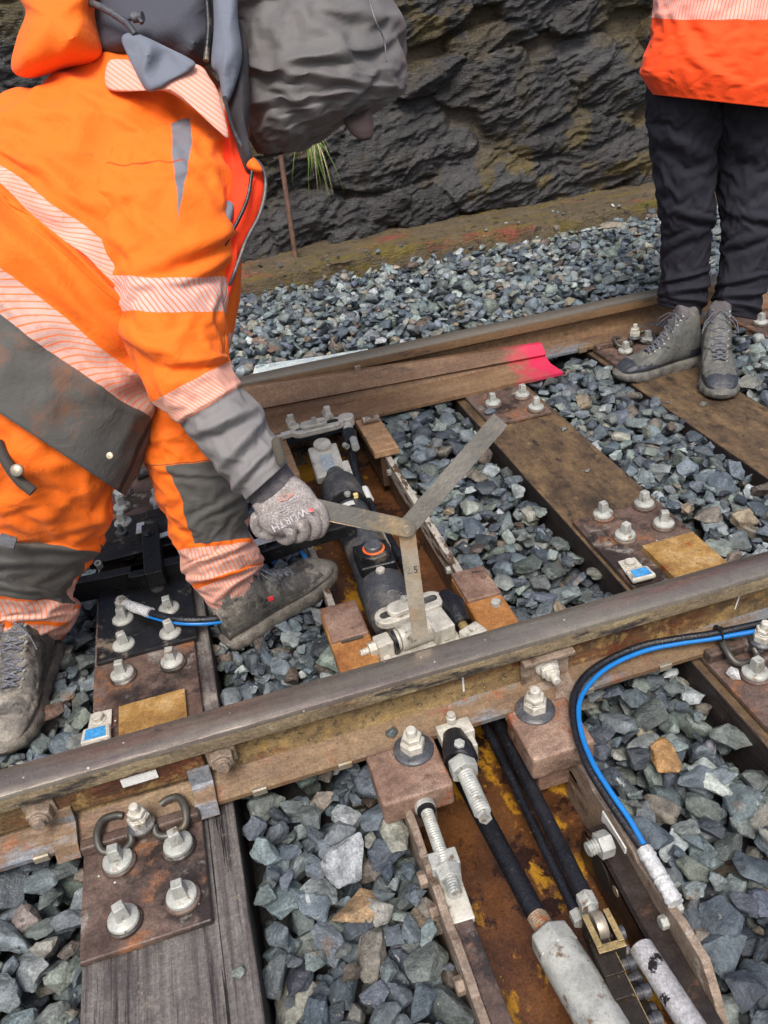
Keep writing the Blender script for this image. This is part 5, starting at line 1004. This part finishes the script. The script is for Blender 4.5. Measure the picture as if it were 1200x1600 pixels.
# ------------------------------------------------------------------ boots
def boot(parent, heel, toe, m_up, m_cap, m_sole, h=.175, s=1.0, pitch=0, roll=0, lace='lace', seed=0, tongue=True, L0=.31, tm='tongue'):
    heel, toe = np.array(heel, float), np.array(toe, float); f = toe-heel; f[2] = 0; L_ = np.linalg.norm(f); f /= L_; k = L_/L0; side = np.cross([0, 0, 1.0], f)
    Rm = np.stack([f, side, [0, 0, 1.0]], 1) @ np.array(Matrix.Rotation(-pitch, 3, 'Y')) @ np.array(Matrix.Rotation(roll, 3, 'X')); T = lambda P_: (np.asarray(P_)*k) @ Rm.T+heel
    st_ = [(-.004, .050, .06), (0, .062, .135), (.012, .070, h), (.04, .082, h+.004), (.07, .086, h+.004), (.092, .086, h-.012), (.112, .087, h-.045), (.135, .090, .128), (.152, .092, .110), (.18, .096, .090), (.21, .101, .078), (.24, .102, .071), (.27, .096, .064), (.292, .080, .054), (.306, .055, .043), (.312, .02, .035)]
    rr, us = catmull(st_, 6); ns = 48; V = []; mi = []
    for r in rr:
        for q in range(ns):
            t = 2*math.pi*q/ns; hh = r[2]-.022; nar = .80 if r[2] > .11 else .92
            cz = math.sin(t); yy = math.copysign(abs(math.cos(t))**.8, math.cos(t))*r[1]/2*(1-(1-nar)*max(0, cz)); zz = .022+hh/2+math.copysign(abs(cz)**.75, cz)*hh/2
            w = (fbm(np.array([r[0]*40+seed, t*3, 1.]), 3)-.5)*.006; w2 = max(0, 1-abs(fbm(np.array([r[0]*55+seed, t*2.2, zz*30]), 3)-.5)*8)*.004*(1 if .06 < r[0] < .26 else .3); V.append((r[0]+(.008 if zz > .1 else 0), yy*(1+w*20-w2*12), zz+w-w2))
    n = len(rr); Fs = []; Mi = []
    for i in range(n-1):
        for q in range(ns):
            Fs.append((i*ns+q, i*ns+(q+1) % ns, (i+1)*ns+(q+1) % ns, (i+1)*ns+q)); z = (V[i*ns+q][2]+V[(i+1)*ns+q][2])/2; x = V[i*ns+q][0]
            Mi.append(1 if (z < .044+(.022 if x > .26 else (.010 if x > .2 else .0))+(.016 if x < .05 else 0)) else 0)
    Fs += [tuple(range(ns))[::-1], tuple((n-1)*ns+q for q in range(ns))]; Mi += [0, 1]
    mb = MB(); mb.add(T(V), Fs); mb.m = Mi; bt = obj('boot', mb, [m_up, m_cap], parent, smooth=60)
    # sole with lugs
    so_ = [(-.006, .0), (-.002, .024), (.02, .036), (.06, .040), (.11, .038), (.15, .042), (.20, .051), (.24, .054), (.28, .047), (.305, .030), (.318, .0)]
    out = [(x, y) for x, y in so_]+[(x, -y) for x, y in so_[-2:0:-1]]; out = catmull_closed(np.array(out), 4)
    mb = MB(); n = len(out); lv = [(-.004, .97), (.004, 1.03), (.016, 1.05), (.026, 1.0), (.030, .94)]; V = []
    for zz, sc_ in lv:
        for j, (x, y) in enumerate(out):
            lug = 1+(.05 if (j//2) % 2 else -.03) if zz < .018 else 1; V.append(((x-.155)*sc_+.155, y*sc_*lug, zz+max(0, x-.24)*.12))
    Fs = [(i*n+q, i*n+(q+1) % n, (i+1)*n+(q+1) % n, (i+1)*n+q) for i in range(len(lv)-1) for q in range(n)]+[tuple(range(n))[::-1], tuple((len(lv)-1)*n+q for q in range(n))]
    mb.add(T(V), Fs); obj('sole', mb, m_sole, bt, smooth=50)
    # laces: zigzag over the instep; surface height by x
    xs_ = rr[:, 0]; hz = lambda x: float(np.interp(x, xs_, rr[:, 2]))
    mb = MB(); eye = MB(); w_e = None
    rows = [(.090, .026, .008), (.099, .026, .008), (.108, .026, .008), (.122, .025, .008), (.137, .024, .006), (.152, .023, .004), (.168, .022, .003), (.184, .020, .003), (.200, .018, .002)]
    for i, (x, y, dz) in enumerate(rows):
        for sgn in (-1, 1):
            if sgn > 0: eye.tube(T([(x, sgn*y, hz(x)-.006+dz*.4), (x, sgn*y*1.12, hz(x)-.001+dz*.4)]), .0035, 8)
        x2 = rows[min(i+1, 8)][0]; y2 = rows[min(i+1, 8)][1]
        for sgn in (-1, 1): mb.tube(T([(x, sgn*y, hz(x)+dz*.5), ((x+x2)/2, 0, hz((x+x2)/2)+.006+dz*.2), (x2, -sgn*y2, hz(x2)+.001)]), .0025, 6)
        mb.tube(T([(x, -y, hz(x)+.002+dz*.4), (x, 0, hz(x)+.009+dz*.3), (x, y, hz(x)+.002+dz*.4)]), .0025, 6)
    for sgn in (-1, 1): mb.tube([T([q])[0] for q in [(.10, 0, h-.004), (.114, sgn*.024, h-.008), (.130, sgn*.046, h-.028), (.138, sgn*.052, h-.06), (.122, sgn*.042, h-.04), (.106, sgn*.01, h-.006)]], .0016, 6)
    obj('laces', mb, lace, bt, smooth=60); obj('eyelets', eye, 'galv', bt, smooth=60)
    if tongue:
        mb = MB(); pts = [(.150, .118, .020), (.125, .140, .024), (.108, h-.045, .030), (.098, h-.012, .034), (.094, h+.012, .032), (.092, h+.022, .018)]; V = []
        for x, z, w in pts:
            for q in range(9): t = -1+q/4; V.append((x-.014*t*t, w*t, z-.006*t*t))
        for x, z, w in pts:
            for q in range(9): t = -1+q/4; V.append((x-.014*t*t-.016, w*t*.9, z-.006*t*t-.003))
        Fs = []
        for o_ in (0, 54): Fs += [(o_+i*9+q, o_+i*9+q+1, o_+(i+1)*9+q+1, o_+(i+1)*9+q) for i in range(5) for q in range(8)]
        Fs += [(i*9, (i+1)*9, 54+(i+1)*9, 54+i*9) for i in range(5)]+[(i*9+8, (i+1)*9+8, 54+(i+1)*9+8, 54+i*9+8) for i in range(5)]+[(45+q, 46+q, 99+q, 98+q+1-1) if False else (45+q, 46+q, 54+46+q, 54+45+q) for q in range(8)]
        mb.add(T(V), Fs); obj('tongue', mb, tm, bt, smooth=70)
    return bt, T
M['lace'] = mat('grey lace', [lin(60, 62, 70), lin(124, 126, 134)], 300, (.6, .7), 0, 0)
M['tongue'] = mat('mauve padded lining', [lin(84, 80, 82), lin(104, 98, 101)], 30, (.7, .8), 0, .4, 200)
M['bootA'] = mat('muddy boot leather', [lin(50, 50, 50), lin(88, 85, 80), lin(120, 115, 105)], 16, (.4, .7), 0, .8, 70, (1, 1, 1), [(lin(150, 143, 130), 11, .52, .62), (lin(38, 38, 40), 26, .57, .66)])
M['bootAc'] = mat('muddy rubber rand', [lin(84, 80, 76), lin(130, 124, 114), lin(156, 150, 138)], 18, (.5, .7), 0, .8, 70)
M['bootAs'] = mat('muddy sole', [lin(84, 80, 74), lin(124, 118, 108)], 20, (.5, .7), 0, .8, 80)
M['bootB'] = mat('olive grey suede', [lin(76, 77, 74), lin(102, 102, 98)], 14, (.6, .8), 0, .5, 160, (1, 1, 1), [(lin(120, 116, 104), 12, .58, .72)])
M['bootBc'] = mat('dark slate rubber rand', [lin(38, 42, 48), lin(60, 64, 72)], 14, (.4, .6), 0, .4, 100, (1, 1, 1), [(lin(110, 104, 96), 18, .6, .7)])
M['bootBs'] = mat('dusty sole', [lin(78, 77, 74), lin(116, 113, 106)], 20, (.5, .7), 0, .6, 100)
# ================================================================== the bending worker
wk = empty('person', (-.3, .5, -.2), 'bending worker in orange and grey work clothes with grey hood, holding the folding gauge', 'person')
neck = at(345, 120, 1.55)
J = [(-.45, .56, .56), (-.30, .58, .66), (-.10, .62, .76), (.02, .66, .80), (.10, .66, .86), (.19, .65, .91), (.27, .63, .93),
     at(262, 270, 1.52), at(262, 350, 1.45), at(290, 555, 1.42), at(350, 650, 1.43), at(420, 745, 1.435),
     (-.02, .80, .80), (-.10, .80, .62), (-.14, .76, .48), (-.20, .68, .42),
     (-.38, .44, .53), at(60, 760, 1.52), at(45, 860, 1.66), at(45, 985, 1.84),
     (-.32, .66, .55), at(300, 700, 1.62), at(330, 850, 1.74), at(370, 950, 1.86)]
E_ = [(0, 1), (1, 2), (2, 3), (3, 4), (4, 5), (5, 6), (3, 7), (7, 8), (8, 9), (9, 10), (10, 11), (3, 12), (12, 13), (13, 14), (14, 15), (0, 16), (16, 17), (17, 18), (18, 19), (0, 20), (20, 21), (21, 22), (22, 23)]
Rr = [.10, .10, .10, .07, .045, .08, .075, .055, .045, .038, .035, .028, .055, .045, .038, .03, .075, .05, .045, .035, .075, .05, .045, .035]
skin_body('body', J, E_, Rr, 'skin', wk)
# --- trousers
cloth('trouserB', HV, [(GREY, [(-.0, -4, 1.2), (1, 0, -2.30), (-1, -1.6, 5.35)]), (SILV, [(1, 1.6, -5.50), (-1, 0, 6.45)], (.5, 56, .62, HV)), (SILV, [(1, 0, -6.62), (-1, 0, 7.62)], (1.2, 56, .62, HV)), (lin(84, 66, 50), [(1, 0, -2.26), (-1, 0, 2.30)])], stain_shade_amt=.35)
cloth('trouserA', HV, [(GREY, [(1, .25, -3.36), (-1, -2.4, 6.0)]), (HV, [(1, 2.4, -6.0)]), (SILV, [(1, 1.4, -5.9), (-1, -.8, 6.85)], (.6, 60, .62, HV)), (SILV, [(1, .8, -7.02), (-1, -.6, 8.2)], (.6, 60, .62, HV))], stain_shade_amt=.5)
tB = [(185, 540, 330, 500, 1.60, .10), (213, 655, 341, 636, 1.62, .10), (222, 710, 360, 698, 1.63, .095), (243, 770, 380, 745, 1.65, .09), (266, 825, 383, 798, 1.69, .085), (282, 862, 384, 830, 1.73, .085), (292, 893, 404, 868, 1.77, .09), (322, 935, 401, 893, 1.81, .075), (352, 966, 392, 948, 1.85, .06)]
trz = limb('trousers', tB, M['trouserB'], wk, folds=.008, seed=3, thick=.002, sim=(.09, 1, 1, .16, 20, .7, .6, .15), creases=((5.6, .2, .10, .3, 1.5, .012), (6.5, .25, .10, .3, -1.2, .014), (7.0, .15, .12, .2, 1.0, .012), (3.6, .12, .12, .12, 2, .008), (2.9, .1, .12, .15, -2, .008)))
tA = [(-150, 520, 110, 560, 1.50, .13), (-110, 650, 172, 700, 1.50, .13), (-90, 750, 166, 790, 1.56, .125), (-75, 812, 150, 842, 1.62, .12), (-60, 868, 132, 882, 1.68, .115), (-48, 912, 106, 922, 1.73, .105), (-38, 950, 118, 942, 1.78, .10), (-22, 985, 104, 975, 1.82, .09), (-12, 1012, 92, 1000, 1.86, .08)]
limb('trousers', tA, M['trouserA'], wk, folds=.010, seed=8, thick=.002, sim=(.09, 1, 1, .16, 20, .7, .6, .15), creases=((4.2, .3, .14, .25, 1.5, .012), (3.6, .25, .12, .3, 1.2, .010), (5.0, .2, .12, .2, -1.5, .010), (6.6, .25, .1, .3, .8, .010)))
cloth('weltg0', lin(66, 62, 58), [], stain_shade_amt=.3)
# pocket edge, zip pull and small label on the near thigh
line3('pocket_edge', [(-5, 690, 1.378), (10, 722, 1.38), (30, 750, 1.385), (52, 768, 1.39)], 1.36, .010, M['weltg0'], wk)
mb = MB(); c = at(28, 735, 1.368); mb._lathe(c, -FWD, [(0, 0), (.011, 0), (.011, .006), (.007, .009), (0, .009)], 20); obj('snap_button', mb, 'steel', wk, smooth=40)
mb = MB(); c = at(12, 845, 1.485); mb.box(c, (.032, .022, .004), np.stack([RGT*.95+UPV*-.3, UPV*.95+RGT*.3, -FWD], 1)); obj('woven_label', mb, 'darkgrey', wk)
# --- jacket torso
cloth('jacket', HV, [(GREY, [(-1, 0, 1.02)]), (SILV, [(1, 0, -1.0), (-1, 0, 2.0)], (5, 110, .66, HV)), (SILV, [(1, 0, -4.0), (-1, 0, 5.0)], (5, 120, .66, HV)), (lin(120, 62, 20), [(1, 0, -3.0), (-1, 0, 3.03), (0, -1, .30)]), (lin(34, 34, 36), [(-1, 0, 1.7), (0, -4, .10), (0, 4, -.03)]), (lin(150, 70, 20), [(1, 0, -2.1), (-1, 0, 2.7), (0, 1, -.262), (0, -1, .282)]), (lin(56, 52, 46), [(1, 0, -.25), (-1, 0, .72), (0, 1, -.272), (0, -1, .292)])], stain_shade_amt=.75, dirt_shade_col=lin(150, 84, 30))  # heavy stain blends real dirt with the arm's shade painted into the orange
tj = [(-215, 505, 186, 768, 1.53, .22), (-175, 378, 238, 656, 1.53, .225), (-155, 300, 252, 612, 1.53, .225), (-110, 215, 300, 575, 1.53, .22), (-75, 232, 332, 560, 1.53, .215), (-48, 222, 352, 510, 1.53, .21), (-12, 200, 362, 430, 1.53, .205), (34, 162, 372, 340, 1.53, .20), (88, 132, 372, 262, 1.53, .18), (155, 92, 366, 205, 1.53, .15), (225, 55, 360, 160, 1.53, .11)]
jk = limb('jacket', tj, M['jacket'], wk, folds=.016, fscale=(3, 5), seed=5, sim=(.06, 1, 1, .18, 20, .9, 1.2, .1), thick=.004, caps=(False, True), creases=((2.6, .24, .25, .25, 3, .014), (3.4, .2, .2, .2, 4, .012), (1.5, .3, .2, .2, 3, .010), (5.6, .3, .3, .2, -2, .010)))
# hem details: dark draw edge, studs, pocket welts
for u, v in ((172, 712),): mb = MB(); c = at(u, v, 1.303); mb._lathe(c, -FWD, [(0, 0), (.0055, 0), (.0055, .003), (0, .0035)], 16); obj('snap_stud', mb, 'steel', jk, smooth=40)
cloth('weltg', lin(72, 68, 60), [], stain_shade_amt=.3); cloth('welto', (.62, .12, .012), [], stain_shade_amt=.5)
# --- near sleeve
cloth('sleeve', HV, [(SILV2, [(1, 0, -4.0), (-1, 0, 5.0)], (4, 58, .60, HV)), (SILV, [(1, 0, -7.0), (-1, 0, 8.0)], (3, 62, .62, HV)), (lin(122, 120, 120), [(1, 0, -8.0)]),
                     (lin(112, 114, 122), [(1, 0, -.2), (-.096, 4, -.50), (-.008, -4, .80), (-1, 0, 2.9)]), (lin(170, 66, 16), [(1, -.0, -1.35), (-1, 0, 1.40), (0, 1, -.16)])], stain_shade_amt=.22, dirt_shade_col=lin(150, 84, 26))
ts = [(196, 182, 318, 172, 1.46, .05), (146, 236, 356, 222, 1.43, .10), (136, 292, 366, 280, 1.41, .105), (150, 360, 364, 352, 1.40, .10), (177, 427, 353, 431, 1.40, .095), (188, 482, 352, 486, 1.40, .09), (208, 555, 351, 530, 1.40, .088), (243, 622, 355, 563, 1.40, .082), (283, 657, 372, 602, 1.41, .076), (313, 700, 402, 636, 1.415, .072), (348, 745, 430, 680, 1.42, .068), (383, 782, 450, 722, 1.425, .060)]
sl = limb('sleeve', ts, M['sleeve'], jk, folds=.009, fscale=(3, 7), seed=11, sim=(.075, 1, 1, .15, 20, .9, 1.0, .1), thick=.003, caps=(True, False), creases=((3.2, .12, .25, .16, 2.5, .014), (3.7, .08, .2, .14, 3, .012), (5.8, .3, .3, .15, -3, .012), (6.5, .15, .2, .2, -2, .010), (8.7, .22, .22, .25, -1.5, .013), (9.5, .22, .2, .25, 1.2, .012), (10.3, .25, .15, .3, .8, .010), (7.9, .25, .1, .3, 0, .006)))
cloth('farsleeve', HV, [], stain_shade_amt=.2)
mb = MB(); pts = spline([(-.02, .80, .80), (-.10, .80, .64), (-.14, .77, .50), (-.19, .70, .44)], 8); mb.tube(pts, [.10]+[.085]*(len(pts)-2)+[.05], 24); mb.uv = np.zeros((len(mb.v), 2)); obj('sleeve', mb, 'farsleeve', jk, smooth=60)
mb = MB(); mb.tube([(-.19, .70, .44), (-.22, .67, .42), (-.26, .64, .40), (-.28, .63, .385)], [.045, .05, .045, .02], 18); M['glove'] = mat('grey knit glove', [lin(134, 127, 125), lin(182, 174, 170)], 420, (.7, .85), 0, .8, 500, (1, 1, 1), [(lin(96, 84, 76), 14, .56, .7)], detail=3); obj('glove', mb, 'glove', wk, smooth=60)
# velcro cuff tab
puff('cuff_tab', [(424, 690), (436, 684), (446, 716), (440, 728), (432, 722)], 1.365, .006, M['weltg'], sl)
# --- knit cuff and gloved right hand round the blade
tk = [(378, 772, 446, 722, 1.43, .045), (390, 784, 455, 734, 1.43, .042), (398, 795, 462, 746, 1.43, .041)]
M['knit'] = mat('dark rib knit', [lin(70, 66, 70), lin(100, 96, 100)], 60, (.8, .9), 0, .9, 240, (1, 1, 1)); limb('cuff', tk, M['knit'], wk, folds=.001, per=8)
th = [(394, 790, 458, 742, 1.43, .036), (402, 806, 474, 752, 1.425, .037), (406, 820, 486, 765, 1.42, .036), (414, 830, 497, 782, 1.42, .034), (426, 836, 503, 798, 1.42, .030), (440, 838, 503, 812, 1.425, .024), (455, 838, 498, 822, 1.435, .015)]
gl = limb('glove', th, M['glove'], wk, folds=.0015, per=8, caps=(True, True), ex=.85)
fing = [[(484, 782, 1.41), (502, 797, 1.405), (507, 815, 1.415), (500, 834, 1.43), (486, 836, 1.455)], [(472, 796, 1.40), (492, 810, 1.397), (497, 826, 1.41), (486, 838, 1.43), (470, 836, 1.455)],
        [(456, 808, 1.40), (476, 822, 1.397), (478, 834, 1.41), (466, 842, 1.43), (450, 838, 1.455)], [(438, 816, 1.405), (455, 830, 1.40), (457, 839, 1.415), (447, 845, 1.435), (434, 840, 1.455)],
        [(404, 800, 1.44), (398, 815, 1.455), (404, 832, 1.47), (424, 838, 1.475), (446, 826, 1.475)]]
jn, ed, rd = [], [], []
for f_ in fing:
    b0 = len(jn); jn += [at(*q) for q in f_]; ed += [(b0+i, b0+i+1) for i in range(4)]; rd += [.0125, .0122, .0115, .0105, .0085] if f_ is not fing[-1] else [.013, .0125, .012, .011, .009]
for i, f_ in enumerate(fing): pass
for i in range(5):
    me_ = jn[i*5:(i+1)*5]; skin_body('finger', me_, [(0, 1), (1, 2), (2, 3), (3, 4)], rd[i*5:(i+1)*5], 'glove', gl)
gs = lambda u, v: at(u, v, 1.378)
ndir = CP-at(450, 800, 1.4)
place_text('WURTH', .0185, gs(462, 822)*.0+at(452, 812, 1.3775), at(420, 826, 1.38)-at(478, 795, 1.375), ndir, 'printw', gl)
for k in range(4): place_text('- -- --- -', .012, at(458-6*k, 780+8*k, 1.381), at(440, 785, 1.38)-at(475, 768, 1.38), ndir, 'printw', gl)
place_text('=O=', .016, at(446, 776, 1.383), at(430, 783, 1.38)-at(462, 768, 1.38), ndir, 'printo', gl)
mb = MB(); c = at(486, 797, 1.376); mb._lathe(c, ndir, [(0, -.002), (.004, -.002), (.004, .003), (0, .004)], 12); obj('red_logo', mb, 'redmark', gl)
# --- collar, flaps, hoods
cloth('hoodo', HV, [], stain_shade_amt=.15); cloth('navy', lin(70, 72, 82), [], fine=(.85, 1.1)); cloth('bluegrey', lin(106, 112, 124), [], fine=(.9, 1.1)); cloth('hoodg', lin(98, 96, 96), [], stain_shade_amt=.3, dirt_shade_col=lin(106, 98, 92), rough=.6)
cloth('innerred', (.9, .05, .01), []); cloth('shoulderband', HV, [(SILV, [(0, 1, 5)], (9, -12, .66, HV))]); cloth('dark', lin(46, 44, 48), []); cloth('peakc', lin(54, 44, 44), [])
puff('outer_hood', [(18, 108), (26, 60), (40, 20), (30, -10), (50, -60), (120, -90), (160, -40), (150, 20), (158, 88), (100, 108), (48, 122)], 1.42, .10, M['hoodo'], jk, folds=.014, seed=2)
puff('inner_collar', [(128, -60), (250, -110), (362, -60), (350, 40), (336, 92), (306, 104), (250, 92), (158, 86), (132, 40)], 1.45, .09, M['navy'], jk, folds=.007, seed=6)
puff('shoulder_band', [(169, 97), (200, 93), (255, 97), (309, 101), (328, 122), (343, 150), (357, 213), (338, 202), (300, 168), (262, 144), (229, 142), (170, 140)], 1.355, .018, M['shoulderband'], jk)
puff('storm_flap', [(190, 60), (212, 52), (262, 74), (303, 96), (298, 110), (268, 126), (246, 141), (228, 140), (206, 100)], 1.335, .016, M['bluegrey'], jk, folds=.010, seed=3)
line3('flap_seam', [(132, 2, 1.36), (160, 12, 1.345), (195, 34, 1.335), (212, 55, 1.33)], 1.3, .006, 'darkgrey', jk)
mb = MB(); c = at(208, 28, 1.335); mb.tube([c, c+RGT*.018-FWD*.004], .008, 12); mb.tube([at(200, 31, 1.34), at(214, 22, 1.33), at(222, 36, 1.33)], .004, 8); obj('cord_stopper', mb, 'darkgrey', jk, smooth=50)
puff('lining_strip', [(334, -60), (366, -60), (372, 30), (378, 90), (362, 150), (349, 160), (342, 120), (330, 100), (334, 40)], 1.36, .03, M['bluegrey'], jk, folds=.006, seed=4)
line3('zip_line', [(322, -20, 1.36), (326, 40, 1.355), (322, 95, 1.35)], 1.3, .005, 'black', jk)
puff('dark_lining', [(366, 30), (384, 60), (390, 150), (388, 220), (398, 262), (384, 268), (364, 210), (352, 165), (362, 110)], 1.40, .04, M['dark'], jk, folds=.006, seed=4)
puff('front_flap', [(352, 165), (366, 205), (385, 238), (408, 258), (416, 290), (408, 330), (385, 376), (372, 410), (368, 440), (352, 474), (340, 430), (344, 300), (350, 220)], 1.42, .03, M['innerred'], jk, folds=.006, seed=1)
line3('flap_edge', [(350, 150, 1.33), (366, 205, 1.365), (386, 240, 1.38), (409, 260, 1.395), (415, 292, 1.40), (406, 334, 1.40), (384, 378, 1.40), (364, 432, 1.40), (350, 462, 1.42)], 1.3, .0035, 'darkgrey', jk)
line3('zip_line', [(394, 268, 1.378), (386, 312, 1.376), (366, 356, 1.376), (345, 392, 1.374)], 1.3, .0035, 'black', jk)
puff('flap_tip', [(384, 236), (404, 254), (410, 268), (396, 268), (384, 258)], 1.385, .012, M['hoodo'], jk)
puff('grey_patch', [(346, 318), (364, 318), (362, 345), (352, 368), (342, 366)], 1.385, .012, M['bluegrey'], jk)
# --- grey hood over the head
th = [(400, -190, 520, -210, 1.54, .08), (372, -130, 575, -155, 1.53, .14), (362, -60, 596, -80, 1.52, .165), (362, -10, 604, -25, 1.51, .17), (368, 45, 618, 38, 1.51, .17), (378, 95, 628, 92, 1.51, .165), (384, 135, 624, 132, 1.52, .155), (386, 170, 592, 158, 1.53, .14), (390, 200, 530, 186, 1.55, .12), (402, 225, 486, 214, 1.57, .085), (412, 238, 466, 234, 1.58, .05)]
hd = limb('hood', th, M['hoodg'], wk, folds=.018, fscale=(4, 8), seed=21, caps=(True, False), thick=.003, sim=(.09, 1, 1, .17, 20, .4, .7, .5), creases=((4.5, .2, .2, .2, 3, .016), (5.2, .3, .2, .2, -3, .014), (6.2, .25, .2, .25, 2, .012), (3.6, .1, .25, .15, -3, .012), (2.6, .3, .25, .15, 3, .012)))
line3('hood_seam', [(574, -10, 1.372), (586, 30, 1.372), (600, 62, 1.385), (604, 96, 1.39)], 1.3, .0016, 'darkgrey', hd)
puff('cap_peak', [(536, 182), (560, 178), (578, 170), (584, 200), (580, 216), (564, 219), (546, 206)], 1.47, .012, M['peakc'], wk)
puff('hood_shade_pad', [(400, 200), (450, 190), (520, 180), (470, 225), (440, 242), (410, 240)], 1.60, .04, M['dark'], hd)  # dark pad added as painted shade inside the hood opening, not a beard
puff('collar_far', [(448, 222), (472, 208), (475, 222), (456, 238)], 1.62, .02, M['innerred'], jk)
# --- boots
b1_, T1 = boot(wk, (-.165, .392, -.205), (.118, .535, -.185), 'bootA', 'bootAc', 'bootAs', h=.175, seed=1, roll=.0, pitch=.06, tongue=False)
b2_, T2 = boot(wk, (-.585, .545, -.205), (-.655, .235, -.205), 'bootA', 'bootAc', 'bootAs', h=.185, seed=5, tongue=False)
for T_, bt_ in ((T1, b1_), (T2, b2_)):
    mb = MB(); mb.box(T_([(.112, -.0445, .085)])[0], (.012, .004, .010)); obj('red_tag', mb, 'redmark', bt_)
# ================================================================== the standing person
sp_ = empty('person', (1.52, 1.12, ZS), 'standing person in black jeans, grey hiking boots and bright orange jacket on the right sleeper', 'person')
J = [at(1118, 100, 2.34), at(1120, 20, 2.30), at(1124, -80, 2.22), at(1126, -200, 2.15), at(1128, -300, 2.08), at(1128, -350, 2.04), at(1128, -440, 2.0),
     at(1068, -200, 2.16), at(1050, -60, 2.26), at(1080, 0, 2.34), at(1110, 0, 2.32), at(1190, -200, 2.16), at(1204, -60, 2.26), at(1180, 0, 2.34), at(1150, 0, 2.32),
     at(1072, 140, 2.36), at(1076, 325, 2.52), at(1066, 470, 2.70), at(1166, 140, 2.36), at(1166, 325, 2.50), at(1144, 470, 2.65)]
E_ = [(0, 1), (1, 2), (2, 3), (3, 4), (4, 5), (5, 6), (3, 7), (7, 8), (8, 9), (9, 10), (3, 11), (11, 12), (12, 13), (13, 14), (0, 15), (15, 16), (16, 17), (0, 18), (18, 19), (19, 20)]
skin_body('body', J, E_, [.07, .08, .08, .06, .05, .085, .075, .045, .035, .03, .025, .045, .035, .03, .025, .05, .04, .035, .05, .04, .035], 'skin', sp_)
cloth('jeans', lin(36, 36, 44), [(lin(26, 26, 32), [(0, 1, -.10), (0, -1, .107)])], fine=(.75, 1.3), rough=.85, sheen=.0)
jl = [(1012, 60, 1128, 60, 2.30, .11), (1014, 150, 1124, 150, 2.35, .11), (1018, 200, 1122, 200, 2.40, .105), (1022, 260, 1118, 258, 2.46, .09), (1030, 325, 1116, 322, 2.52, .085), (1037, 370, 1110, 365, 2.58, .075), (1037, 415, 1104, 410, 2.63, .07), (1034, 450, 1104, 448, 2.67, .07), (1030, 478, 1096, 492, 2.71, .07)]
jr = [(1112, 60, 1226, 60, 2.30, .11), (1112, 150, 1222, 150, 2.35, .11), (1114, 200, 1220, 200, 2.40, .105), (1120, 260, 1216, 258, 2.46, .09), (1127, 325, 1210, 322, 2.50, .085), (1132, 370, 1204, 368, 2.54, .08), (1130, 415, 1198, 414, 2.58, .078), (1120, 455, 1188, 458, 2.62, .075), (1112, 488, 1180, 500, 2.66, .07)]
cr = ((7.0, .25, .12, .3, .8, .014), (7.5, .2, .1, .3, -.8, .012), (6.4, .3, .12, .25, 1, .012), (5.0, .3, .2, .2, 1.5, .008), (4.3, .2, .2, .2, -1.5, .008), (2.4, .3, .3, .2, -2, .006))
limb('jeans', jl, M['jeans'], sp_, folds=.006, seed=31, creases=cr, thick=.002, sim=(.12, 1, 1, .16, 20, .4, .3, .3)); limb('jeans', jr, M['jeans'], sp_, folds=.006, seed=37, creases=cr, thick=.002, sim=(.12, 1, 1, .16, 20, .4, .3, .3))
cloth('jacket2', HV2, [(lin(226, 170, 158), [(1, 0, -3.95), (-1, 0, 5.1)], (2.0, 130, .62, (1, .16, .06)))], fine=(.85, 1.1))
j2 = [(1022, 148, 1236, 172, 2.31, .14), (1006, 118, 1244, 140, 2.30, .17), (1010, 90, 1242, 108, 2.28, .17), (1020, 62, 1240, 74, 2.26, .165), (1024, 25, 1238, 27, 2.24, .16), (1026, -50, 1240, -48, 2.20, .16), (1020, -170, 1244, -170, 2.13, .16), (1030, -300, 1236, -300, 2.06, .13), (1090, -360, 1176, -360, 2.03, .07)]
jk2 = limb('jacket', j2, M['jacket2'], sp_, folds=.007, fscale=(3, 5), seed=41, thick=.004, sim=(.05, 1, 1, .22, 20, .5, 1., .2), creases=((1.6, .3, .3, .06, 9, .006), (2.5, .35, .5, .05, 12, .010), (1.2, .1, .4, .05, -9, .010)))
for sg, us_ in ((-1, [(1066, -230, 2.14), (1030, -150, 2.22), (1034, -60, 2.40), (1080, -20, 2.45)]), (1, [(1196, -230, 2.14), (1228, -150, 2.22), (1222, -60, 2.40), (1176, -20, 2.45)])):
    mb = MB(); pts = spline([at(*q) for q in us_], 6); mb.tube(pts, [.06]+[.055]*(len(pts)-2)+[.035], 20); mb.uv = np.zeros((len(mb.v), 2)); obj('sleeve', mb, 'jacket2', jk2, smooth=60)
boot(sp_, (1.585, 1.155, ZS+.004), (1.283, 1.150, ZS+.004), 'bootB', 'bootBc', 'bootBs', h=.205, seed=2)
boot(sp_, (1.640, 1.150, ZS+.004), (1.482, .862, ZS+.004), 'bootB', 'bootBc', 'bootBs', h=.205, seed=3)
